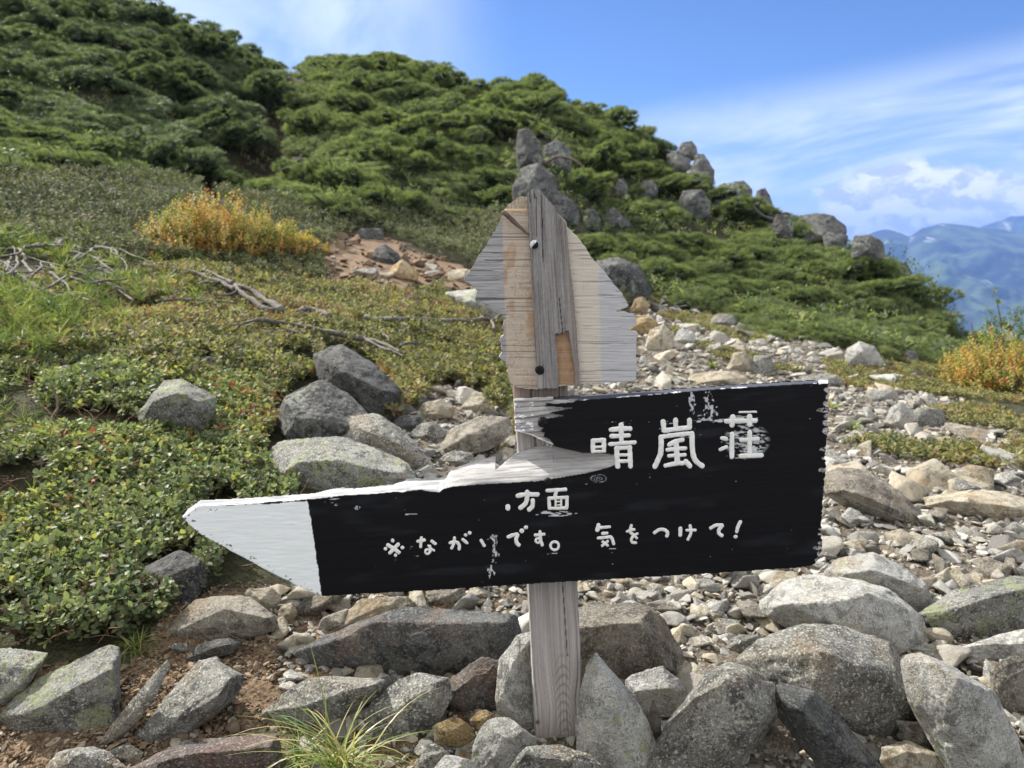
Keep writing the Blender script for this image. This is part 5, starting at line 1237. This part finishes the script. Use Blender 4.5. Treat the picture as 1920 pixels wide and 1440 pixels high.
    c = mixc(c, pr, tot); d = d+.0004*tot+.0016*np.exp(-((x-1322)/26)**2-((y-765)/24)**2)+.001*np.exp(-((x-925)/12)**2-((y-1030)/40)**2)
    # chipped right end and paint along the top front edge
    jj = 1.0*n2(x/4, y/2, 2, 93)
    for cx, cyy, rx, ry in CHIP:
        m = (np.hypot((x-cx-rx*.4)/rx, (y-cyy)/ry)+.25*jj) < 1; m &= n2(x/3.5, y/2.2, 3, 94) > -.25; c = np.where(m[..., None], bare*1.15, c); d = d+np.where(m, .0015, 0)
    m = (np.abs(y-fr) < .5+1.8*n2(x/11, x*0, 3, 94)) & (n2(x/45, x*0+2, 3, 95) > .06) & (x > 1085); m |= (x > 1535) & (y < fr+2)
    c = np.where(m[..., None], np.array((.60, .61, .63)), c)
    # top faces: from the front edge back to the full thickness
    th = .045
    tr = (x > 1037) & (y < fr); tt = np.clip((fr-y)/np.maximum(fr-pl(x, TOPR), 1), 0, 1)
    d = np.where(tr, th*tt, d); c = np.where((tr & ~m)[..., None], mixc((.045, .048, .060), (.075, .078, .095), .5+g), c)
    tl = (x <= 1037) & (y < fl) & (y > 825); tt = np.clip((fl-y)/np.maximum(fl-pl(x, TOPL), 1), 0, 1)
    rip = .10*n2(x/70, gy/9, 2, 96)
    prof = np.where(x < 760, tt, sm(tt+rip*.8, -.05, 1.05)**.9)
    white_top = 1-sm(x, 835, 855)
    tc = mixc(mixc(bare*.95, bare*1.12, n2(x/90, gy/6, 3, 98)*1.4+.4), mixc((.22, .225, .23), (.44, .44, .44), .5+1.1*n2(x/40, gy/3, 3, 99)), white_top)
    lay = sm(np.abs(((tt*3.1+.3*n2(x/60, gy/9, 3, 100)) % 1)-.5), .44, .5)
    tc = mixc(tc, (.16, .15, .15), lay*.55*(x > 430))
    pit = (x > 625)*(x < 850)*sm(n2(x/15, y/4, 3, 101), .28, .5); tc = mixc(tc, (.20, .20, .21), pit*.55)
    d = np.where(tl, th*np.clip(prof, 0, 1), d); c = np.where(tl[..., None], tc, c)
    # bare hollow running into the face
    mm = inpoly(x, y, BARE_M) & (x > 1000) & ~tl
    top = pl(x, [(1000,830),(1036,836),(1092,849),(1120,849),(1152,852),(1157,860)]); bot = pl(x, [(1000,903),(1040,897),(1100,886),(1145,876),(1157,868)])
    v = np.clip((bot-y)/np.maximum(bot-top, 1), 0, 1); dep = pl(x, [(1000,.042),(1037,.040),(1060,.030),(1100,.017),(1140,.006),(1157,.0)])
    cur = mixc(bare*.9, bare*1.12, .5+.7*n2(x/70, (y-.25*(x-1040)*(x > 1040))/3.4, 4, 102)+.3*n2(x/14, y/2.4, 3, 103))
    d = np.where(mm, dep*np.where(x < 1037, v, sm(v, 0, .85)), d); c = np.where(mm[..., None], cur, c)
    # torn upper left end
    bl = inpoly(x+1.5*n2(x/8, y/2.5, 2, 104), y+.8*n2(x/20, y/3, 2, 105), BARE_L) & (x < 1095) & (y < 840) & (y >= np.where(x > 1037, fr-2, 0))
    st = np.floor((gy-790)/9.5+.6*n2(x/70, gy/40, 2, 106)); stp = np.abs(((gy-790)/9.5+.6*n2(x/70, gy/40, 2, 106)) % 1)
    dl = pl(x, [(960,.030),(985,.022),(1010,.013),(1040,.007),(1090,.002)])+.004*_h(st.astype(np.int64), st.astype(np.int64)*0, st.astype(np.int64)*0, 5)*sm(1095-x, 0, 60)-.0022*sm(stp, .0, .9)+.0006*g
    bc = mixc(bare*.85, bare*1.15, .5+.8*n2(x/60, gy/2.4, 4, 107)); bc = mixc(bc, (.13, .12, .12), sm(stp, .88, .97)*.8)
    bc = mixc(bc, (.82, .83, .85), sm(n2(x/9, gy/3, 3, 108), .30, .42)*(x < 1000))
    low = pl(x, [(960,807),(975,811),(1000,819),(1022,829),(1038,837)])
    bc = mixc(bc, (.80, .80, .81), (y > low-4)*(x < 1040)*.8)
    d = np.where(bl, dl, d); c = np.where(bl[..., None], bc, c)
    ul = (y < 835) & (x < 1037) & ~bl & (y > 740); d = np.where(ul, .0004, d); c = np.where((ul & ~m)[..., None], mixc(blk, pr, tot), c)
    return np.clip(d, -.003, .044), c
board = sheet('direction_board', 338, 1560, 705, 1122, 1.25, board_in, board_surf, .0452, 'paint', sign, 'black painted arrow board with a white arrow head at its left end and a torn upper left corner')

def z5(pts): return [(840+a/3.4275, 340+b/3.4275) for a, b in pts]
PLY = z5([(350,205),(380,150),(430,112),(470,95),(510,95),(560,110),(610,80),(640,115),(690,170),(700,205),(715,215),(750,245),(765,290),(830,350),(880,420),(930,490),(1020,590),(1070,660),(1110,700),(1135,745),(1165,790),(1158,808),(1090,834),(1195,845),(1215,890),(1221,925),(1172,943),(1180,955),(1222,970),(1213,1020),(1212,1270),(1190,1285),(1080,1295),(860,1303),(815,1308),(715,1320),(570,1338),(450,1332),(400,1300),(375,1220),(365,1160),(325,1140),(345,1100),(335,1050),(330,1010),(355,980),(362,890),(330,830),(285,830),(240,790),(180,775),(175,740),(185,700),(160,668),(95,640),(130,590),(230,420),(300,310)])
def ply_in(x, y):
    a = np.where(x < 960, 1.6, 1.0)
    return inpoly(x+a*(1.3*n2(y/4, y*0, 3, 110)+1.6*n2(y/11, y*0, 2, 111)), y+1.1*n2(x/7, x*0, 3, 112), PLY)
def ply_surf(x, y):
    u = (x-840)*3.4275; v = (y-340)*3.4275; sk = (v-700)*.028
    xl = u-sk
    g = n2(x/70, y/1.5, 4, 113); f = n2(x/25, y/.9+7, 3, 114); crack = sm(n2(x/110+3, y/3.6, 3, 115), .36, .42)
    grey = mixc((.22, .215, .215), (.46, .455, .46), .5+.55*g+.5*f)
    tan = mixc((.42, .35, .275), (.56, .48, .39), .5+.3*g+.3*f)
    rust = sm(n2(x/16, y/26, 3, 116)+.25-.9*np.abs((v-680)/600), .05, .4)
    weave = sm(np.abs(n2(x/3.2, y/11, 3, 117)), .0, .07); weave2 = sm(np.abs(n2(x/12, y/2.4, 3, 118)), .0, .06)
    tan = mixc(tan, (.40, .255, .155), rust*.75)
    tan = mixc(tan, (.17, .12, .09), (1-weave*weave2)*.55*sm(n2(x/22, y/26, 2, 119), -.25, .25))
    pale = mixc((.50, .45, .38), (.64, .59, .50), .5+.3*g+.3*f); pale = mixc(pale, (.38, .29, .20), (1-weave*weave2)*.45*sm(n2(x/18, y/26, 2, 120), -.05, .3))
    c = grey
    c = mixc(c, tan, sm(xl, 356, 368)*(1-sm(xl, 900, 905)))
    c = mixc(c, pale, sm(xl, 690, 700))
    c = mixc(c, mixc((.36, .36, .37), (.57, .57, .58), .5+.4*g+.5*f), sm(xl+.12*(v-600)*(v < 600), 955, 985))
    c = mixc(c, (.09, .085, .085), crack*.75*np.where(xl < 360, 1, .45))
    for yy in (358, 752, 1093): c = mixc(c, (.10, .085, .075), (np.abs(v-yy-.0*(u)) < 3)*(xl > 200)*(xl < 560)*.8)
    top = (v < 182)*(u < 515)*(u > 340); c = mixc(c, mixc((.50, .44, .34), (.28, .22, .16), .5+n2(x/2.2, y/9, 3, 121)), top*1.)
    led = (v >= 178)*(v < 192)*(u < 512)*(u > 370); c = mixc(c, (.62, .45, .26), led*1.)
    cut = (u > 690)*(u < 815)*(v > 960)*(v < 1308); c = mixc(c, mixc((.28, .17, .10), (.46, .31, .19), .5+.6*g+.4*n2(x/3, y/14, 3, 122)), cut*sm(v, 955, 985))
    d = .030-.0006*g+.0008*crack+.004*top-.001*led
    # worn thin rim, pale where the grain is broken
    return d, c
plate = sheet('broken_plywood_plate', 862, 1200, 352, 735, 1.15, ply_in, ply_surf, .0450, 'paint', sign, 'bare broken plywood plate, grey at its ends and tan in the middle')
ST_L = [(60,508),(95,508),(350,520),(500,530),(800,545),(1000,555),(1200,568),(1345,578)]
ST_R = [(40,575),(80,612),(115,640),(170,690),(215,715),(245,748),(290,764),(500,782),(700,806),(900,824),(1150,842),(1345,857)]
CUT = z5([(688,985),(700,978),(722,990),(738,965),(742,1000),(752,960),(776,965),(790,1080),(812,1200),(818,1345),(714,1345),(712,1250),(700,1100)])
def st_in(x, y):
    u = (x-840)*3.4275; v = (y-340)*3.4275
    topv = 50+26*np.abs(n2(u/9, u*0, 3, 130))+np.where(u < 535, 22, 0)-np.where((u > 535) & (u < 600), 6, 0)
    topv = topv+45*((u > 522) & (u < 532))+60*((u > 556) & (u < 562))
    r = (u > pl(v, ST_L)+3*n2(v/60, v*0, 3, 131)) & (u < pl(v, ST_R)+3*n2(v/40, v*0, 3, 132)) & (v > topv) & (v < np.where(u < 712, 1335-8*n2(u/12, u*0, 2, 133), 1318-6*n2(u/8, u*0, 2, 134)))
    r &= ~inpoly(x+.8*n2(x/4, y/4, 2, 135), y, CUT)
    return r
def st_surf(x, y):
    u = (x-840)*3.4275; v = (y-340)*3.4275; uu = u-.058*(v-60)
    g = n2(uu/9, v/330, 4, 136); f = n2(uu/3.6, v/150, 3, 137); L = sm(n2(uu/13+5, v/900, 3, 138), .30, .42)
    c = mixc((.13, .122, .118), (.345, .33, .32), .48+.6*g+.5*f)
    c = mixc(c, (.075, .068, .062), L*.55); c = mixc(c, (.24, .17, .12), sm(uu, 700, 740)*.25)
    cr = (np.abs(u-716-.10*(v-760)) < 3)*(v > 750)*(v < 990); cr = cr+(np.abs(u-600-.02*v) < 2.5)*(v < 520)*(v > 90)+(np.abs(u-568) < 2)*(v > 100)*(v < 360)+(np.abs(u-612) < 2)*(v > 1180)
    c = mixc(c, (.035, .03, .028), np.clip(cr, 0, 1)*.9)
    pale = (v > 1238)*(u > 570)*(u < 610); c = mixc(c, (.40, .38, .35), pale*.6)
    tips = sm(95-v, 0, 30)*sm(n2(u/8, v/20, 2, 139), -.2, .4); c = mixc(c, (.40, .33, .25), tips*.5)
    d = .0215-.0010*(g+f)+.0015*np.clip(cr, 0, 1)
    return d, c
stave = sheet('stave', 985, 1095, 350, 735, 1.15, st_in, st_surf, .0302, 'paint', sign, 'grey split wooden stave down the middle of the plywood plate')
def splinter():
    q = np.array([W(941+1, 397, SY+.012), W(960, 412, SY+.016), W(975, 426, SY+.020), W(991, 441, SY+.024)])-parent_loc
    V, F = tube(curve(q, 12), [.0030, .0034, .0036, .0036, .0036, .0034, .0032, .003, .0026, .0022, .0018, .001], 6, 3, .3)
    obj('splinter', mesh_data('splinter', V, F, M['bark']), sign)
splinter()
def screw(px, py, rad_px, dist, white=False, parent=sign):
    c = W(px, py, SY+dist); r_ = rad_px/FPX*SY*1.03; V = []; rings = [(0, -.0052), (.45, -.0050), (.85, -.0036), (1.0, -.0012), (1.02, .004)]
    n = 28; x = []; cc = []
    for k, (q, y) in enumerate(rings):
        for j in range(n):
            a = 2*PI*j/n; dx, dz = math.cos(a)*r_*q, math.sin(a)*r_*q
            slot = (abs(dx*math.cos(.6)+dz*math.sin(.6)) < r_*.13 or abs(-dx*math.sin(.6)+dz*math.cos(.6)) < r_*.13) and q < .7
            x.append((dx, y+(.0018 if slot else 0), dz)); cc.append((.72, .74, .74) if white and (dx*.8-dz*.7 < -.1*r_ or (q > .95)) else (.012, .012, .014))
    F = [(k*n+j, k*n+(j+1) % n, (k+1)*n+(j+1) % n, (k+1)*n+j) for k in range(len(rings)-1) for j in range(n)]
    me = mesh_data('screw', np.array(x)+c-parent_loc, np.array(F), M['paint'], True, {'paint': np.array(cc)})
    o = obj('screw', me, sign if parent is sign else parent); 
    if parent is not sign: pass
    return o
for a in ((1002,459,8.5,.0215,True,stave),(1012,694,8.5,.0215,False,stave),(1018,792,9.5,.003,False,board),(1027,903,8,.001,False,board)): screw(*a)

# ---- lettering: raised brush strokes, one mesh for each character
def T1(a, b): return 1080+a/5.053, 740+b/5.053
def T2(a, b): return 700+a/4.8, 900+b/4.8
def T3(a, b): return 1080+a/5.647, 950+b/5.647
S_ = 5.053; S2 = 4.8; S3 = 5.647
def circ(cx, cyy, r_, n=14, a0=0, a1=2*PI): return [(cx+r_*math.cos(a0+(a1-a0)*k/n), cyy+r_*math.sin(a0+(a1-a0)*k/n)) for k in range(n+1)]
CHARS = [
 (T1, S_, [([(160,435),(160,535)],42),([(264,432),(266,532)],42),([(158,437),(265,430)],44),([(165,496),(262,494)],26),([(168,538),(262,536)],26),
           ([(428,285),(430,430)],46),([(332,332),(432,322),(512,322)],46),([(335,394),(500,386)],42),([(322,470),(440,460),(556,452)],38),
           ([(385,508),(388,590),(395,680)],48),([(510,500),(515,680)],44),([(385,508),(512,500)],40),([(395,572),(510,570)],30),([(395,632),(512,628)],34)]),
 (T1, S_, [([(825,255),(835,340)],48),([(943,240),(945,320)],46),([(1075,242),(1075,310)],48),([(835,342),(950,325),(1072,312)],46),
           ([(805,400),(950,380),(1098,366)],42),([(806,402),(804,540),(780,610),(748,680)],50),([(1098,368),(1104,530),(1130,620),(1195,676)],50),
           ([(1008,428),(940,445),(884,474)],44),([(865,522),(960,512),(1036,508)],38),([(880,580),(1032,570)],34),([(948,460),(955,560),(960,640)],50),([(850,672),(930,655),(1012,650)],42),([(1040,632),(1078,676)],48)]),
 (T1, S_, [([(1422,252),(1700,246)],46),([(1486,212),(1478,288)],54),([(1645,206),(1643,280)],54),([(1478,372),(1476,590)],44),([(1385,412),(1422,418)],40),([(1368,520),(1424,496)],36),
           ([(1645,358),(1645,545)],46),([(1566,432),(1640,425),(1722,420)],40),([(1562,582),(1756,575)],46),([(1550,166),(1705,162)],20)]),
 (T2, S2, [([(1300,142),(1350,132),(1395,130),(1478,130)],40),([(1385,108),(1385,150),(1370,210),(1325,250)],42),([(1434,185),(1430,235),(1402,266)],42)]),
 (T2, S2, [([(1565,95),(1730,85)],34),([(1650,95),(1635,148)],32),([(1580,165),(1745,155)],32),([(1745,155),(1740,250)],32),([(1580,165),(1585,252)],32),([(1585,256),(1740,252)],30),([(1640,168),(1640,250)],20),([(1690,165),(1690,250)],20),([(1640,196),(1690,194)],14),([(1640,226),(1690,224)],14)]),
 (T2, S2, [([(1210,238),(1211,256)],44)]),
 (T2, S2, [([(130,585),(180,615),(230,652)],34),([(222,580),(150,655)],34),([(173,544),(174,546)],36),([(108,619),(110,620)],32),([(261,608),(263,608)],32),([(198,676),(199,678)],30)]),
 (T2, S2, [([(400,552),(458,540)],30),([(433,520),(425,600)],28),([(526,550),(558,574)],28),([(495,590),(520,618),(545,634)],22),([(512,594),(515,645)],20),(circ(487,645,20),22)]),
 (T2, S2, [([(690,566),(740,555),(772,582),(772,620)],30),([(730,522),(725,570),(705,612)],28),([(806,536),(842,566)],28),([(829,495),(831,496)],30),([(866,475),(867,476)],32)]),
 (T2, S2, [([(970,545),(998,592)],30),([(1070,528),(1085,545)],14)]),
 (T2, S2, [([(1215,512),(1255,496),(1298,492),(1284,535),(1292,565),(1310,586)],34),([(1335,457),(1337,457)],42),([(1372,427),(1374,427)],38)]),
 (T2, S2, [([(1456,496),(1536,488)],28),([(1500,466),(1506,540),(1520,584)],30),(circ(1481,545,20),22)]),
 (T2, S2, [(circ(1632,592,37,20),24)]),
 (T3, S3, [([(238,195),(226,248)],44),([(240,224),(352,215)],34),([(281,285),(325,280)],34),([(236,332),(320,325),(372,325),(398,392)],34),([(282,372),(334,410)],30),([(335,366),(278,414)],30)]),
 (T3, S3, [([(542,262),(580,250),(615,240)],30),([(585,200),(572,262),(588,285),(615,300)],32),([(648,286),(612,308),(586,345),(596,378),(634,382)],30),([(622,312),(644,334)],26)]),
 (T3, S3, [([(832,275),(880,244),(935,245),(968,275),(960,312)],36)]),
 (T3, S3, [([(1105,230),(1104,300)],42),([(1172,250),(1264,248)],30),([(1208,202),(1216,275),(1186,346)],34)]),
 (T3, S3, [([(1426,226),(1480,198),(1545,194)],36),([(1548,200),(1512,248),(1515,285),(1545,306)],38)]),
 (T3, S3, [([(1740,160),(1716,210),(1702,264)],38),([(1688,318),(1692,318)],40)]),
]
def letters():
    lift = 0
    for ci, (T, s, strokes) in enumerate(CHARS):
        parts = []
        for pts, w in strokes:
            w = w/s; q = np.array([T(a, b) for a, b in pts]); L = np.concatenate([[0], np.cumsum(np.linalg.norm(np.diff(q, axis=0), axis=1))])
            if L[-1] < 1e-6: L[-1] = 1e-6
            c = curve(q, 5*len(q)) if len(q) > 2 else q[0]+(q[1]-q[0])*np.linspace(0, 1, 8)[:, None]
            tg = np.gradient(c, axis=0); tg /= np.linalg.norm(tg, axis=1, keepdims=True)+1e-9
            closed = np.linalg.norm(q[0]-q[-1]) < 1e-3 and len(q) > 5
            if not closed:   # round ends
                k = np.sin(np.linspace(0, PI/2, 5))[1:]; w0 = w*.5
                a = [c[0]-tg[0]*w0*(x_) for x_ in k[::-1]]; b = [c[-1]+tg[-1]*w0*(x_) for x_ in k]
                ww = np.concatenate([np.sqrt(np.maximum(1-k[::-1]**2, .002)), np.ones(len(c)), np.sqrt(np.maximum(1-k**2, .002))])
                tg = np.concatenate([np.repeat(tg[:1], 4, 0), tg, np.repeat(tg[-1:], 4, 0)]); c = np.concatenate([a, c, b])
            else: ww = np.ones(len(c))
            nn = np.stack([-tg[:, 1], tg[:, 0]], -1); prof = np.linspace(-1, 1, 9); rows = []
            for i in range(len(c)):
                hw = w*.5*ww[i]*(1+.10*float(vn3(np.array([c[i, 0]*.22, c[i, 1]*.22, ci*1.7])).item()))
                p = c[i]+nn[i]*prof[:, None]*hw
                p = p+.35*np.stack([vn3(np.stack([p[:, 0]*.45, p[:, 1]*.45, 0*prof+ci], -1), 3), vn3(np.stack([p[:, 0]*.45, p[:, 1]*.45, 0*prof+ci], -1), 9)], -1)
                h = .00155*np.sqrt(np.maximum(1-np.abs(prof)**4, 0))*min(1, ww[i]*1.4)-.0004
                lift_ = (lift % 9)*.00003
                rows.append(W(p[:, 0], p[:, 1], SY-.0004-h-lift_))
            m = len(prof); V = np.concatenate(rows)-parent_loc; i = np.arange(len(rows)-1)[:, None]*m+np.arange(m-1)[None]
            F = np.stack([i, i+1, i+m+1, i+m], -1).reshape(-1, 4); F = F[:, ::-1]; parts.append((V, F)); lift += 1
        V, F = join(parts); obj('painted_character', mesh_data('painted_character', V, F, M['letter']), board)
letters()
